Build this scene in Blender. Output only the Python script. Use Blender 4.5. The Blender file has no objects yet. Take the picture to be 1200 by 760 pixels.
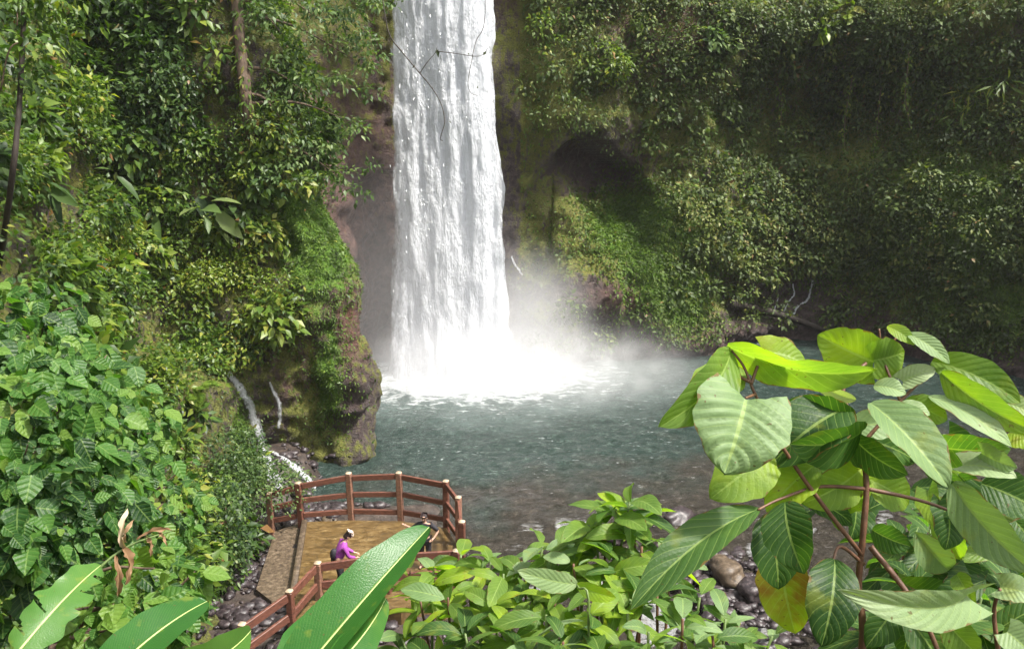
import bpy, bmesh, math, random
import numpy as np
from mathutils import Vector
from mathutils.bvhtree import BVHTree

random.seed(7)
RNG = np.random.default_rng(11)
R = math.radians
scene = bpy.context.scene
COL = scene.collection

# ------------------------------------------------------------------ camera
CH = 12.5
PITCH = math.atan(0.25)
CP, SP = math.cos(PITCH), math.sin(PITCH)
cam = bpy.data.cameras.new("camera")
cam.sensor_width = 36.0
cam.lens = 30.0
cam.clip_start = 0.05
cam.clip_end = 600
camo = bpy.data.objects.new("camera", cam)
camo.location = (0, 0, CH)
camo.rotation_euler = (math.pi / 2 - PITCH, 0, 0)
COL.objects.link(camo)
scene.camera = camo


def ray(px, py):
    v = (py - 380) / 1000.0
    return np.array([(px - 600) / 1000.0, CP - v * SP, -SP - v * CP])


def at(px, py, t):
    return np.array([0, 0, CH]) + ray(px, py) * t


def onz(px, py, z=0.0):
    d = ray(px, py)
    return np.array([0, 0, CH]) + d * ((z - CH) / d[2])


def project(P):
    P = np.asarray(P, float)
    x, y, z = P[..., 0], P[..., 1], P[..., 2] - CH
    f = y * CP - z * SP
    u = y * SP + z * CP
    f = np.where(f < 0.1, 0.1, f)
    return 600 + 1000 * x / f, 380 - 1000 * u / f, f


# ------------------------------------------------------------------ noise
def _hash(ix, iy, iz, seed):
    h = (ix * 374761393 + iy * 668265263 + iz * 2147483647 + seed * 1274126177) & 0xFFFFFFFF
    h = ((h ^ (h >> 13)) * 1274126177) & 0xFFFFFFFF
    h = ((h ^ (h >> 16)) * 2246822519) & 0xFFFFFFFF
    return ((h ^ (h >> 15)) & 0xFFFFFF) / float(0xFFFFFF)


def vnoise(P, seed=0):
    P = np.asarray(P, float)
    i = np.floor(P).astype(np.int64)
    f = P - i
    f = f * f * f * (f * (f * 6 - 15) + 10)
    out = 0
    for a in (0, 1):
        for b in (0, 1):
            for c in (0, 1):
                w = (f[..., 0] if a else 1 - f[..., 0]) * (f[..., 1] if b else 1 - f[..., 1]) * (f[..., 2] if c else 1 - f[..., 2])
                out = out + w * _hash(i[..., 0] + a, i[..., 1] + b, i[..., 2] + c, seed)
    return out * 2 - 1


def fbm(P, scale=1.0, octv=4, seed=0, gain=0.5):
    P = np.asarray(P, float) * scale
    o, amp, tot = 0, 1.0, 0
    for k in range(octv):
        o = o + amp * vnoise(P * (2.03 ** k) + 17.3 * k, seed + k)
        tot += amp
        amp *= gain
    return o / tot


def sstep(a, b, x):
    t = np.clip((x - a) / (b - a), 0, 1)
    return t * t * (3 - 2 * t)


def unit(v):
    v = np.asarray(v, float)
    return v / np.maximum(np.linalg.norm(v, axis=-1, keepdims=True), 1e-9)


# ------------------------------------------------------------------ objects
ORG = {}


def link(o, parent=None, loc=None):
    COL.objects.link(o)
    if parent is not None:
        o.parent = parent
        ORG[o.name] = ORG.get(parent.name, np.zeros(3))
    else:
        ORG[o.name] = np.array(loc if loc is not None else (0, 0, 0), float)
        if loc is not None:
            o.location = loc
    return o


def mesh_np(name, V, F, mat, parent=None, attrs=None, smooth=True, loc=None, uv=None):
    """V (n,3) world coordinates; F list of integer arrays (m,k)."""
    V = np.asarray(V, float)
    me = bpy.data.meshes.new(name)
    if not isinstance(F, list):
        F = [F]
    F = [np.asarray(f, np.int64) for f in F if len(f)]
    org = ORG.get(parent.name, np.zeros(3)) if parent is not None else np.array(loc if loc is not None else (0, 0, 0), float)
    me.vertices.add(len(V))
    me.vertices.foreach_set("co", (V - org).astype(np.float32).ravel())
    loops = np.concatenate([f.ravel() for f in F])
    tot = np.concatenate([np.full(len(f), f.shape[1]) for f in F])
    start = np.concatenate([[0], np.cumsum(tot)[:-1]])
    me.loops.add(len(loops))
    me.loops.foreach_set("vertex_index", loops.astype(np.int32))
    me.polygons.add(len(tot))
    me.polygons.foreach_set("loop_start", start.astype(np.int32))
    me.polygons.foreach_set("use_smooth", np.full(len(tot), bool(smooth)))
    for k, a in (attrs or {}).items():
        at_ = me.attributes.new(k, 'FLOAT', 'POINT')
        at_.data.foreach_set("value", np.asarray(a, np.float32))
    if uv is not None:
        l = me.uv_layers.new(name="UVMap")
        l.data.foreach_set("uv", np.asarray(uv, np.float32)[loops].ravel())
    me.update(calc_edges=True)
    me.validate()
    if mat is not None:
        me.materials.append(mat)
    o = bpy.data.objects.new(name, me)
    return link(o, parent, loc)


def tag(o, label=None, cat=None, group=None, kind=None):
    if label: o["label"] = label
    if cat: o["category"] = cat
    if group: o["group"] = group
    if kind: o["kind"] = kind
    return o


def thing(name, label, cat, loc, group=None):
    o = bpy.data.objects.new(name, None)
    o.empty_display_size = 0.1
    link(o, None, [float(c) for c in loc])
    return tag(o, label, cat, group)


class MB:
    def __init__(s):
        s.V, s.T, s.Q, s.n = [], [], [], 0

    def add(s, V, T=None, Q=None):
        V = np.asarray(V, float)
        s.V.append(V)
        if T is not None and len(T): s.T.append(np.asarray(T) + s.n)
        if Q is not None and len(Q): s.Q.append(np.asarray(Q) + s.n)
        s.n += len(V)

    def bar(s, a, b, w, h, up=(0, 0, 1), bev=0.12, jit=0.0):
        a, b = np.asarray(a, float), np.asarray(b, float)
        d = unit(b - a)
        x = unit(np.cross(d, up)) if abs(np.dot(d, up)) < 0.98 else np.array([1.0, 0, 0])
        y = np.cross(x, d)
        e = min(w, h) * bev
        prof = [(-w/2+e, -h/2), (w/2-e, -h/2), (w/2, -h/2+e), (w/2, h/2-e), (w/2-e, h/2), (-w/2+e, h/2), (-w/2, h/2-e), (-w/2, -h/2+e)]
        rings = []
        for t, sc in ((0, 0.86), (e/np.linalg.norm(b-a), 1.0), (1-e/np.linalg.norm(b-a), 1.0), (1, 0.86)):
            c = a + (b-a)*t
            rings.append([c + x*p*sc + y*q*sc + RNG.normal(0, jit, 3)*(jit > 0) for p, q in prof])
        V = np.array(rings).reshape(-1, 3)
        Q = [(r*8+k, (r+1)*8+k, (r+1)*8+(k+1) % 8, r*8+(k+1) % 8) for r in range(3) for k in range(8)]
        T = [(0, k, k+1) for k in range(1, 7)] + [(24, 24+k+1, 24+k) for k in range(1, 7)]
        s.add(V, T, Q)

    def tube(s, pts, r, seg=7, jit=0.0):
        pts = np.asarray(pts, float)
        n = len(pts)
        r = np.broadcast_to(np.asarray(r, float), (n,))
        tan = unit(np.gradient(pts, axis=0))
        ref = np.array([0.31, 0.87, 0.38])
        V = []
        for k in range(n):
            x = unit(np.cross(tan[k], ref)); y = np.cross(tan[k], x)
            for a in range(seg):
                an = 2*math.pi*a/seg
                rr = r[k]*(1 + (RNG.normal(0, jit) if jit else 0))
                V.append(pts[k] + (x*math.cos(an) + y*math.sin(an))*rr)
        Q = [(k*seg+a, k*seg+(a+1) % seg, (k+1)*seg+(a+1) % seg, (k+1)*seg+a) for k in range(n-1) for a in range(seg)]
        V += [pts[0], pts[-1]]
        T = [(n*seg, (a+1) % seg, a) for a in range(seg)] + [(n*seg+1, (n-1)*seg+a, (n-1)*seg+(a+1) % seg) for a in range(seg)]
        s.add(V, T, Q)

    def build(s, name, mat, parent=None, loc=None, smooth=True, attrs=None):
        F = []
        if s.Q: F.append(np.concatenate(s.Q))
        if s.T: F.append(np.concatenate(s.T))
        return mesh_np(name, np.concatenate(s.V), F, mat, parent, smooth=smooth, loc=loc, attrs=attrs)


def curve_pts(P, n=24):
    """Catmull-Rom through P"""
    P = np.asarray(P, float)
    Q = np.vstack([2*P[0]-P[1], P, 2*P[-1]-P[-2]])
    ts = np.linspace(0, len(P)-1, n)
    out = []
    for t in ts:
        i = min(int(t), len(P)-2); f = t-i
        a, b, c, d = Q[i], Q[i+1], Q[i+2], Q[i+3]
        out.append(0.5*((2*b)+(c-a)*f+(2*a-5*b+4*c-d)*f*f+(3*b-a-3*c+d)*f**3))
    return np.array(out)


# ------------------------------------------------------------------ materials
class NT:
    def __init__(s, name):
        s.m = bpy.data.materials.new(name)
        s.m.use_nodes = True
        s.t = s.m.node_tree
        s.t.nodes.clear()
        s.out = s.t.nodes.new("ShaderNodeOutputMaterial")

    def n(s, typ, props=None, **ins):
        nd = s.t.nodes.new(typ)
        for k, v in (props or {}).items():
            setattr(nd, k, v)
        for k, v in ins.items():
            key = int(k[1:]) if k[0] == "_" and k[1:].isdigit() else k.replace("_", " ")
            s.set(nd.inputs[key], v)
        return nd

    def set(s, sock, v):
        if isinstance(v, bpy.types.NodeSocket): s.t.links.new(v, sock)
        elif isinstance(v, bpy.types.Node): s.t.links.new(v.outputs[0], sock)
        else: sock.default_value = v

    def math(s, op, a, b=0.0, clamp=False):
        nd = s.t.nodes.new("ShaderNodeMath"); nd.operation = op; nd.use_clamp = clamp
        s.set(nd.inputs[0], a); s.set(nd.inputs[1], b)
        return nd.outputs[0]

    def mix(s, f, a, b, mode='MIX'):
        nd = s.t.nodes.new("ShaderNodeMix"); nd.data_type = 'RGBA'; nd.blend_type = mode
        s.set(nd.inputs[0], f); s.set(nd.inputs[6], a); s.set(nd.inputs[7], b)
        return nd.outputs[2]

    def ramp(s, f, stops, interp='LINEAR'):
        nd = s.t.nodes.new("ShaderNodeValToRGB")
        nd.color_ramp.interpolation = interp
        el = nd.color_ramp.elements
        while len(el) < len(stops): el.new(0.5)
        for e, (p, c) in zip(el, stops):
            e.position = p
            e.color = c if len(c) == 4 else (*c, 1)
        s.set(nd.inputs[0], f)
        return nd.outputs[0]

    def noise(s, vec, scale, detail=4.0, rough=0.55, dist=0.0):
        nd = s.n("ShaderNodeTexNoise", Scale=scale, Detail=detail, Roughness=rough, Distortion=dist)
        if vec is not None: s.set(nd.inputs["Vector"], vec)
        return nd.outputs[0]

    def pos(s):
        return s.n("ShaderNodeNewGeometry").outputs["Position"]

    def mapv(s, vec, scale=(1, 1, 1), loc=(0, 0, 0)):
        nd = s.n("ShaderNodeMapping"); s.set(nd.inputs["Vector"], vec)
        nd.inputs["Scale"].default_value = scale; nd.inputs["Location"].default_value = loc
        return nd.outputs[0]

    def attr(s, name):
        return s.n("ShaderNodeAttribute", {"attribute_name": name}).outputs["Fac"]

    def bump(s, h, strength=0.5, dist=0.05):
        return s.n("ShaderNodeBump", Height=h, Strength=strength, Distance=dist).outputs[0]

    def bsdf(s, color, rough=0.5, normal=None, **kw):
        nd = s.n("ShaderNodeBsdfPrincipled")
        s.set(nd.inputs["Base Color"], color if not isinstance(color, tuple) else (*color[:3], 1))
        s.set(nd.inputs["Roughness"], rough)
        if normal is not None: s.set(nd.inputs["Normal"], normal)
        for k, v in kw.items(): s.set(nd.inputs[k.replace("_", " ")], v)
        return nd.outputs[0]

    def done(s, surf=None, vol=None):
        if surf is not None: s.set(s.out.inputs["Surface"], surf)
        if vol is not None: s.set(s.out.inputs["Volume"], vol)
        return s.m


def leaf_material(name, stops, trans=0.32, rough=0.42, tcol=1.7, veins=0, spec=0.38, attrveins=0):
    t = NT(name)
    tint = t.attr("tint")
    ps = t.pos()
    f = t.math('ADD', tint, t.math('MULTIPLY', t.math('SUBTRACT', t.noise(ps, 2.5 if not veins else 14.0, 3), 0.5), 0.35))
    col = t.ramp(f, stops)
    nrm = None
    if veins:
        vk = 0.5 if veins < 20 else 0.26
        uv = t.n("ShaderNodeUVMap").outputs[0]
        sx = t.n("ShaderNodeSeparateXYZ"); t.set(sx.inputs[0], uv)
        u, w = sx.outputs[0], sx.outputs[1]
        aw = t.math('ABSOLUTE', t.math('SUBTRACT', w, 0.5))
        ph = t.math('MULTIPLY', t.math('SUBTRACT', u, t.math('MULTIPLY', aw, 0.55)), float(veins))
        fr = t.math('ABSOLUTE', t.math('SUBTRACT', t.math('FRACT', ph), 0.5))
        lat = t.math('LESS_THAN', fr, 0.05)
        mid = t.math('LESS_THAN', aw, 0.022)
        line = t.math('MAXIMUM', t.math('MULTIPLY', lat, vk), mid)
        col = t.mix(t.math('MULTIPLY', line, 0.5), col, (0.30, 0.40, 0.12, 1))
        spots = t.math('GREATER_THAN', t.noise(ps, 60.0, 2), 0.71)
        col = t.mix(t.math('MULTIPLY', spots, 0.75), col, (0.09, 0.06, 0.02, 1))
        edge = t.math('GREATER_THAN', t.math('ADD', aw, t.math('MULTIPLY', t.noise(ps, 22.0, 3), 0.30)), 0.655)
        col = t.mix(t.math('MULTIPLY', edge, 0.8 if veins < 20 else 0.0), col, (0.14, 0.075, 0.025, 1))
        blot = t.ramp(t.noise(ps, 9.0, 5), [(0.60, (0, 0, 0)), (0.70, (1, 1, 1))])
        col = t.mix(t.math('MULTIPLY', blot, 0.35), col, (0.22, 0.24, 0.03, 1))
        nrm = t.bump(t.math('ADD', t.math('MULTIPLY', fr, 3.0 * vk if veins < 20 else 0.25), t.noise(ps, 120.0, 2)), 0.35, 0.004)
    if attrveins:
        u, aw = t.attr("along"), t.math('ABSOLUTE', t.attr("across"))
        fr = t.math('ABSOLUTE', t.math('SUBTRACT', t.math('FRACT', t.math('MULTIPLY', t.math('SUBTRACT', u, t.math('MULTIPLY', aw, 0.28)), float(attrveins))), 0.5))
        line = t.math('MAXIMUM', t.math('MULTIPLY', t.math('LESS_THAN', fr, 0.07), 0.55), t.math('LESS_THAN', aw, 0.06))
        col = t.mix(t.math('MULTIPLY', line, 0.42), col, (0.20, 0.30, 0.08, 1))
        edge = t.math('GREATER_THAN', t.math('ADD', aw, t.math('MULTIPLY', t.noise(ps, 12.0, 3), 0.6)), 1.28)
        col = t.mix(t.math('MULTIPLY', edge, 0.6), col, (0.13, 0.08, 0.025, 1))
        col = t.mix(t.math('MULTIPLY', t.math('GREATER_THAN', t.noise(ps, 34.0, 3), 0.70), 0.7), col, (0.10, 0.07, 0.02, 1))
        nrm = t.bump(t.math('ADD', fr, t.math('MULTIPLY', t.noise(ps, 40.0, 3), 0.8)), 0.7, 0.012)
    b = t.bsdf(col, rough, nrm, Specular_IOR_Level=spec)
    tr = t.n("ShaderNodeBsdfTranslucent")
    t.set(tr.inputs[0], t.mix(1.0, col, (tcol * 1.0, tcol * 1.15, tcol * 0.3, 1), 'MULTIPLY'))
    mx = t.n("ShaderNodeMixShader"); t.set(mx.inputs[0], trans); t.set(mx.inputs[1], b); t.set(mx.inputs[2], tr.outputs[0])
    return t.done(mx.outputs[0])


G_MIX = [(0.0, (0.014, 0.034, 0.008)), (0.30, (0.036, 0.076, 0.012)), (0.55, (0.076, 0.132, 0.016)), (0.78, (0.145, 0.195, 0.026)), (0.93, (0.25, 0.25, 0.045)), (1.0, (0.16, 0.085, 0.03))]
G_COOL = [(0.0, (0.014, 0.034, 0.014)), (0.4, (0.042, 0.078, 0.022)), (0.7, (0.082, 0.135, 0.036)), (1.0, (0.17, 0.21, 0.075))]
G_YEL = [(0.0, (0.035, 0.060, 0.008)), (0.35, (0.085, 0.138, 0.014)), (0.65, (0.155, 0.205, 0.020)), (0.9, (0.24, 0.24, 0.03)), (1.0, (0.20, 0.11, 0.03))]
G_RIGHT = [(0.0, (0.022, 0.034, 0.010)), (0.35, (0.044, 0.072, 0.016)), (0.65, (0.080, 0.120, 0.026)), (0.88, (0.16, 0.185, 0.045)), (1.0, (0.15, 0.09, 0.035))]
M_LEAF = leaf_material("leaf_mixed", G_MIX, trans=0.32, rough=0.42, spec=0.32)
M_COOL = leaf_material("leaf_cool", G_COOL, trans=0.30, rough=0.46, spec=0.28)
M_YEL = leaf_material("leaf_yellow_green", G_YEL, trans=0.35, rough=0.42)
M_RIGHT = leaf_material("leaf_shade", G_RIGHT, trans=0.25, rough=0.55, spec=0.3)
M_HEART = leaf_material("leaf_heart_vine", [(0, (0.012, 0.040, 0.009)), (0.35, (0.030, 0.088, 0.016)), (0.65, (0.060, 0.145, 0.022)), (0.9, (0.13, 0.21, 0.035)), (1, (0.22, 0.24, 0.04))], trans=0.36, rough=0.42, spec=0.28, attrveins=5)
M_BIG = leaf_material("leaf_broad", [(0, (0.018, 0.050, 0.012)), (0.4, (0.05, 0.11, 0.022)), (0.7, (0.13, 0.21, 0.035)), (0.9, (0.23, 0.32, 0.02)), (1.0, (0.22, 0.13, 0.02))], trans=0.45, rough=0.46, tcol=2.1, veins=9, spec=0.25)
M_PALE = leaf_material("leaf_broad_pale", [(0, (0.10, 0.17, 0.06)), (0.5, (0.20, 0.28, 0.13)), (1, (0.34, 0.38, 0.24))], trans=0.32, rough=0.5, tcol=1.6, veins=9, spec=0.25)
M_BAN = leaf_material("leaf_banana", [(0, (0.018, 0.075, 0.014)), (0.5, (0.032, 0.12, 0.02)), (1, (0.09, 0.19, 0.04))], trans=0.34, rough=0.30, tcol=2.0, veins=34, spec=0.22)
M_BROWN = leaf_material("leaf_dead", [(0, (0.10, 0.05, 0.02)), (0.5, (0.28, 0.17, 0.09)), (1, (0.48, 0.38, 0.27))], trans=0.15, rough=0.7, tcol=1.0)
M_MOSS = leaf_material("moss_blades", [(0, (0.030, 0.048, 0.008)), (0.5, (0.066, 0.125, 0.012)), (0.85, (0.13, 0.19, 0.018)), (1, (0.16, 0.10, 0.03))], trans=0.25, rough=0.6)


def rock_material(name):
    t = NT(name)
    p = t.pos()
    n1 = t.noise(p, 0.7, 6, 0.62)
    n2 = t.noise(p, 4.0, 8, 0.68)
    n3 = t.noise(p, 16.0, 6, 0.7)
    st = t.noise(t.mapv(p, (2.2, 2.2, 0.28)), 1.6, 6, 0.6)
    rock = t.ramp(n2, [(0.25, (0.018, 0.014, 0.014)), (0.5, (0.078, 0.056, 0.054)), (0.7, (0.15, 0.11, 0.10)), (0.85, (0.20, 0.165, 0.145))])
    rust = t.ramp(n2, [(0.25, (0.045, 0.018, 0.013)), (0.55, (0.15, 0.062, 0.040)), (0.8, (0.30, 0.16, 0.10))])
    rock = t.mix(t.math('MULTIPLY', t.attr("rust"), t.math('ADD', st, 0.3), True), rock, rust)
    moss = t.ramp(t.math('ADD', t.math('MULTIPLY', n3, 0.6), t.math('MULTIPLY', n1, 0.45)), [(0.28, (0.036, 0.038, 0.012)), (0.43, (0.088, 0.088, 0.024)), (0.56, (0.135, 0.145, 0.026)), (0.72, (0.23, 0.20, 0.046))])
    bright = t.ramp(n3, [(0.3, (0.032, 0.075, 0.008)), (0.5, (0.078, 0.17, 0.012)), (0.7, (0.15, 0.25, 0.02))])
    ma = t.math('ADD', t.attr("moss"), t.math('MULTIPLY', t.math('SUBTRACT', t.math('ADD', n2, st), 1.0), 1.3))
    mf = t.ramp(ma, [(0.35, (0, 0, 0)), (0.6, (1, 1, 1))])
    bf = t.ramp(t.math('ADD', t.attr("bright"), t.math('MULTIPLY', t.math('SUBTRACT', t.math('ADD', n2, st), 1.0), 1.0)), [(0.35, (0, 0, 0)), (0.65, (1, 1, 1))])
    col = t.mix(mf, rock, moss)
    col = t.mix(bf, col, bright)
    h = t.math('ADD', t.math('MULTIPLY', n2, 1.0), t.math('MULTIPLY', n3, 0.5))
    rough = t.math('ADD', 0.42, t.math('MULTIPLY', mf, 0.45))
    return t.done(t.bsdf(col, rough, t.bump(h, 0.9, 0.22), Specular_IOR_Level=0.4))


M_ROCK = rock_material("wet_mossy_rock")


def ground_material():
    t = NT("forest_ground")
    p = t.pos()
    n = t.noise(p, 3.0, 8, 0.7)
    col = t.ramp(n, [(0.3, (0.012, 0.009, 0.008)), (0.5, (0.040, 0.028, 0.022)), (0.7, (0.085, 0.062, 0.050))])
    return t.done(t.bsdf(col, 0.55, t.bump(n, 0.8, 0.1)))


def stone_material(name, lo, mid, hi, rough=0.3):
    t = NT(name)
    p = t.pos()
    n = t.noise(p, 9.0, 8, 0.65)
    col = t.ramp(n, [(0.3, lo), (0.52, mid), (0.75, hi)])
    return t.done(t.bsdf(col, rough, t.bump(t.noise(p, 30.0, 5), 0.5, 0.02)))


M_STONE = stone_material("wet_stone", (0.008, 0.006, 0.007), (0.030, 0.022, 0.024), (0.12, 0.095, 0.095), 0.42)
M_STONE2 = stone_material("brown_wet_stone", (0.025, 0.018, 0.012), (0.085, 0.060, 0.038), (0.19, 0.145, 0.10), 0.5)


def water_material():
    t = NT("pool_water")
    p = t.pos()
    s = t.n("ShaderNodeSeparateXYZ"); t.set(s.inputs[0], p)
    x, y = s.outputs[0], s.outputs[1]
    big = t.noise(p, 0.35, 4, 0.6)
    fine = t.noise(p, 2.6, 8, 0.72)
    # depth colour: teal where deep, brown over the shallow stones on the near side
    sh = t.math('ADD', t.math('MULTIPLY', t.math('SUBTRACT', 30.0, y), 0.16), t.math('MULTIPLY', t.math('SUBTRACT', big, 0.5), 2.0))
    sh = t.math('ADD', sh, t.math('MULTIPLY', x, 0.05))
    teal = t.ramp(fine, [(0.3, (0.006, 0.019, 0.016)), (0.55, (0.029, 0.049, 0.041)), (0.8, (0.12, 0.16, 0.14))])
    brown = t.ramp(fine, [(0.3, (0.012, 0.010, 0.008)), (0.55, (0.042, 0.036, 0.028)), (0.8, (0.13, 0.11, 0.09))])
    col = t.mix(t.ramp(sh, [(0.15, (0, 0, 0)), (0.75, (1, 1, 1))]), teal, brown)
    # foam: thick round the foot of the fall, in flecks farther out
    dx = t.math('MULTIPLY', t.math('ADD', x, 2.4), 0.80)
    dy = t.math('MULTIPLY', t.math('SUBTRACT', y, 39.6), 1.28)
    d = t.math('SQRT', t.math('ADD', t.math('MULTIPLY', dx, dx), t.math('MULTIPLY', dy, dy)))
    fo = t.math('ADD', t.math('SUBTRACT', 1.0, t.math('MULTIPLY', d, 0.150)), t.math('MULTIPLY', t.math('SUBTRACT', t.noise(t.mapv(p, (0.7, 1.5, 1.0)), 2.2, 7, 0.62, 0.5), 0.5), 2.0))
    foam = t.ramp(fo, [(0.18, (0, 0, 0)), (0.72, (1, 1, 1))])
    milk = t.ramp(t.math('ADD', t.math('MULTIPLY', d, 0.10), t.math('SUBTRACT', big, 0.5)), [(0.35, (1, 1, 1)), (1.0, (0, 0, 0))])
    col = t.mix(t.math('MULTIPLY', milk, 0.30), col, (0.36, 0.44, 0.43, 1))
    fl = t.noise(t.mapv(p, (0.42, 1.7, 1.0)), 4.5, 6, 0.72, 0.4)
    near = t.math('SUBTRACT', 1.0, t.math('MULTIPLY', d, 0.03))
    fleck = t.ramp(t.math('ADD', fl, t.math('MULTIPLY', near, 0.10)), [(0.66, (0, 0, 0)), (0.75, (1, 1, 1))])
    rap = t.attr("rapid")
    rf = t.ramp(t.math('ADD', t.math('MULTIPLY', rap, 0.5), t.math('SUBTRACT', fl, 0.42)), [(0.40, (0, 0, 0)), (0.55, (1, 1, 1))])
    foam = t.math('MAXIMUM', t.math('MAXIMUM', foam, t.math('MULTIPLY', fleck, t.ramp(t.noise(p, 0.45, 3), [(0.42, (0.06, 0.06, 0.06)), (0.66, (0.6, 0.6, 0.6))]))), t.math('MULTIPLY', t.math('MULTIPLY', rf, rap), 0.32))
    col = t.mix(foam, col, (0.82, 0.84, 0.86, 1))
    rough = t.math('ADD', 0.10, t.math('MULTIPLY', foam, 0.6))
    wv = t.math('ADD', t.noise(t.mapv(p, (1.0, 1.5, 1.0)), 3.2, 6, 0.65), t.math('MULTIPLY', t.noise(p, 11.0, 4, 0.6), 0.35))
    return t.done(t.bsdf(col, rough, t.bump(wv, 1.0, 0.28), IOR=1.33))


M_WATER = water_material()


def fall_material(name, cover, sparse_left, seed, scale=1.0, z0=-0.5):
    """white falling water: vertical streaks with holes between them"""
    t = NT(name)
    p = t.pos()
    p2 = t.mapv(p, (1, 1, 1), (seed * 3.7, 0, seed * 5.1))
    a = t.noise(t.mapv(p2, (1.9 * scale, 0.4, 0.22 * scale)), 1.0, 7, 0.64, 0.5)
    b = t.noise(t.mapv(p2, (5.0 * scale, 1.2, 1.9 * scale)), 1.0, 5, 0.68, 0.3)
    c = t.noise(t.mapv(p2, (0.75, 0.3, 0.05)), 1.0, 2, 0.5)
    s = t.n("ShaderNodeSeparateXYZ"); t.set(s.inputs[0], p)
    x, z = s.outputs[0], s.outputs[2]
    lf = t.ramp(t.math('MULTIPLY', t.math('ADD', x, 5.6), 0.30), [(0.05, (1, 1, 1)), (0.55, (0, 0, 0))])
    hgt = t.math('ADD', t.math('MULTIPLY', z, 0.012), 0.0)
    f = t.math('ADD', t.math('MULTIPLY', a, 0.55), t.math('ADD', t.math('MULTIPLY', b, 0.55), t.math('MULTIPLY', c, 0.35)))
    f = t.math('ADD', f, cover - 0.72)
    f = t.math('SUBTRACT', f, t.math('MULTIPLY', lf, sparse_left))
    f = t.math('ADD', f, t.math('SUBTRACT', t.attr("core"), 0.5))
    al = t.ramp(f, [(0.0, (0, 0, 0)), (0.26, (1, 1, 1))])
    bp = t.bump(t.math('ADD', a, b), 1.0, 0.25)
    bs = t.bsdf((0.86, 0.88, 0.92), 0.55, bp)
    tr = t.n("ShaderNodeBsdfTranslucent"); tr.inputs[0].default_value = (0.85, 0.88, 0.93, 1)
    m1 = t.n("ShaderNodeMixShader"); m1.inputs[0].default_value = 0.35; t.set(m1.inputs[1], bs); t.set(m1.inputs[2], tr.outputs[0])
    tp = t.n("ShaderNodeBsdfTransparent")
    m2 = t.n("ShaderNodeMixShader"); t.set(m2.inputs[0], al); t.set(m2.inputs[1], tp.outputs[0]); t.set(m2.inputs[2], m1.outputs[0])
    return t.done(m2.outputs[0])


def simple(name, col, rough=0.6, var=0.35, scale=20.0, stretch=(1, 1, 1), bump=0.3):
    t = NT(name)
    n = t.noise(t.mapv(t.pos(), stretch), scale, 6, 0.65)
    lo = tuple(c * (1 - var) for c in col); hi = tuple(min(1, c * (1 + var)) for c in col)
    return t.done(t.bsdf(t.ramp(n, [(0.3, lo), (0.7, hi)]), rough, t.bump(n, bump, 0.01)))


M_WOOD = simple("red_brown_timber", (0.118, 0.044, 0.028), 0.5, 0.55, 9.0, (1, 1, 3), 0.5)
M_WOODOLD = simple("weathered_timber", (0.20, 0.10, 0.065), 0.6, 0.5, 9.0, (1, 1, 3), 0.5)
M_WOODTOP = simple("pale_post_top", (0.40, 0.30, 0.21), 0.6, 0.3, 9.0)  # post tops paler than the posts below
M_BARK = simple("bark", (0.085, 0.055, 0.035), 0.8, 0.6, 6.0, (3, 3, 0.7), 1.0)
M_BARKDARK = simple("dark_bark", (0.028, 0.020, 0.015), 0.8, 0.5, 6.0, (3, 3, 0.7), 1.0)
M_STEM = simple("red_brown_stem", (0.12, 0.055, 0.03), 0.55, 0.4, 30.0)
M_GSTEM = simple("green_stem", (0.10, 0.15, 0.04), 0.5, 0.3, 20.0)
M_RIB = simple("leaf_midrib", (0.38, 0.45, 0.16), 0.45, 0.15, 20.0)
M_FOAMW = simple("white_water", (0.84, 0.86, 0.88), 0.5, 0.05, 12.0)
M_SKIN = simple("skin", (0.42, 0.25, 0.18), 0.5, 0.1)
M_PURPLE = simple("purple_jacket_cloth", (0.26, 0.045, 0.27), 0.7, 0.25, 25)
M_BLACK = simple("black_cloth", (0.014, 0.013, 0.018), 0.75, 0.4, 25)
M_CAP = simple("pale_cap_cloth", (0.62, 0.50, 0.42), 0.7, 0.15, 25)
M_HAIR = simple("dark_hair", (0.020, 0.010, 0.010), 0.5, 0.4, 60, (4, 4, 1))
M_SHOE = simple("shoe_leather", (0.10, 0.055, 0.04), 0.6, 0.3, 25)
M_GREYC = simple("pale_grey_cloth", (0.42, 0.42, 0.40), 0.7, 0.2, 25)


def deck_material():
    t = NT("wet_flagstone_deck")
    p = t.pos()
    vz = t.n("ShaderNodeTexVoronoi", {"feature": "DISTANCE_TO_EDGE"}, Scale=1.5)
    t.set(vz.inputs["Vector"], t.mapv(p, (0.8, 1.5, 0.01)))
    vc = t.n("ShaderNodeTexVoronoi", Scale=1.5); t.set(vc.inputs["Vector"], t.mapv(p, (0.8, 1.5, 0.01)))
    n = t.noise(t.mapv(p, (0.8, 2.2, 1)), 3.0, 8, 0.75, 0.6)
    col = t.ramp(n, [(0.32, (0.034, 0.021, 0.008)), (0.5, (0.105, 0.064, 0.022)), (0.68, (0.23, 0.16, 0.07))])
    sv = t.n("ShaderNodeSeparateColor"); t.set(sv.inputs[0], vc.outputs[1])
    col = t.mix(t.math('MULTIPLY', sv.outputs[0], 0.30), col, (0.07, 0.045, 0.02, 1))
    gap = t.ramp(vz.outputs[0], [(0.0, (1, 1, 1)), (0.035, (0, 0, 0))])
    col = t.mix(t.math('MULTIPLY', gap, 0.6), col, (0.05, 0.035, 0.018, 1))
    return t.done(t.bsdf(col, t.math('ADD', 0.22, t.math('MULTIPLY', n, 0.3)), t.bump(n, 0.3, 0.02)))


M_DECK = deck_material()

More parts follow.
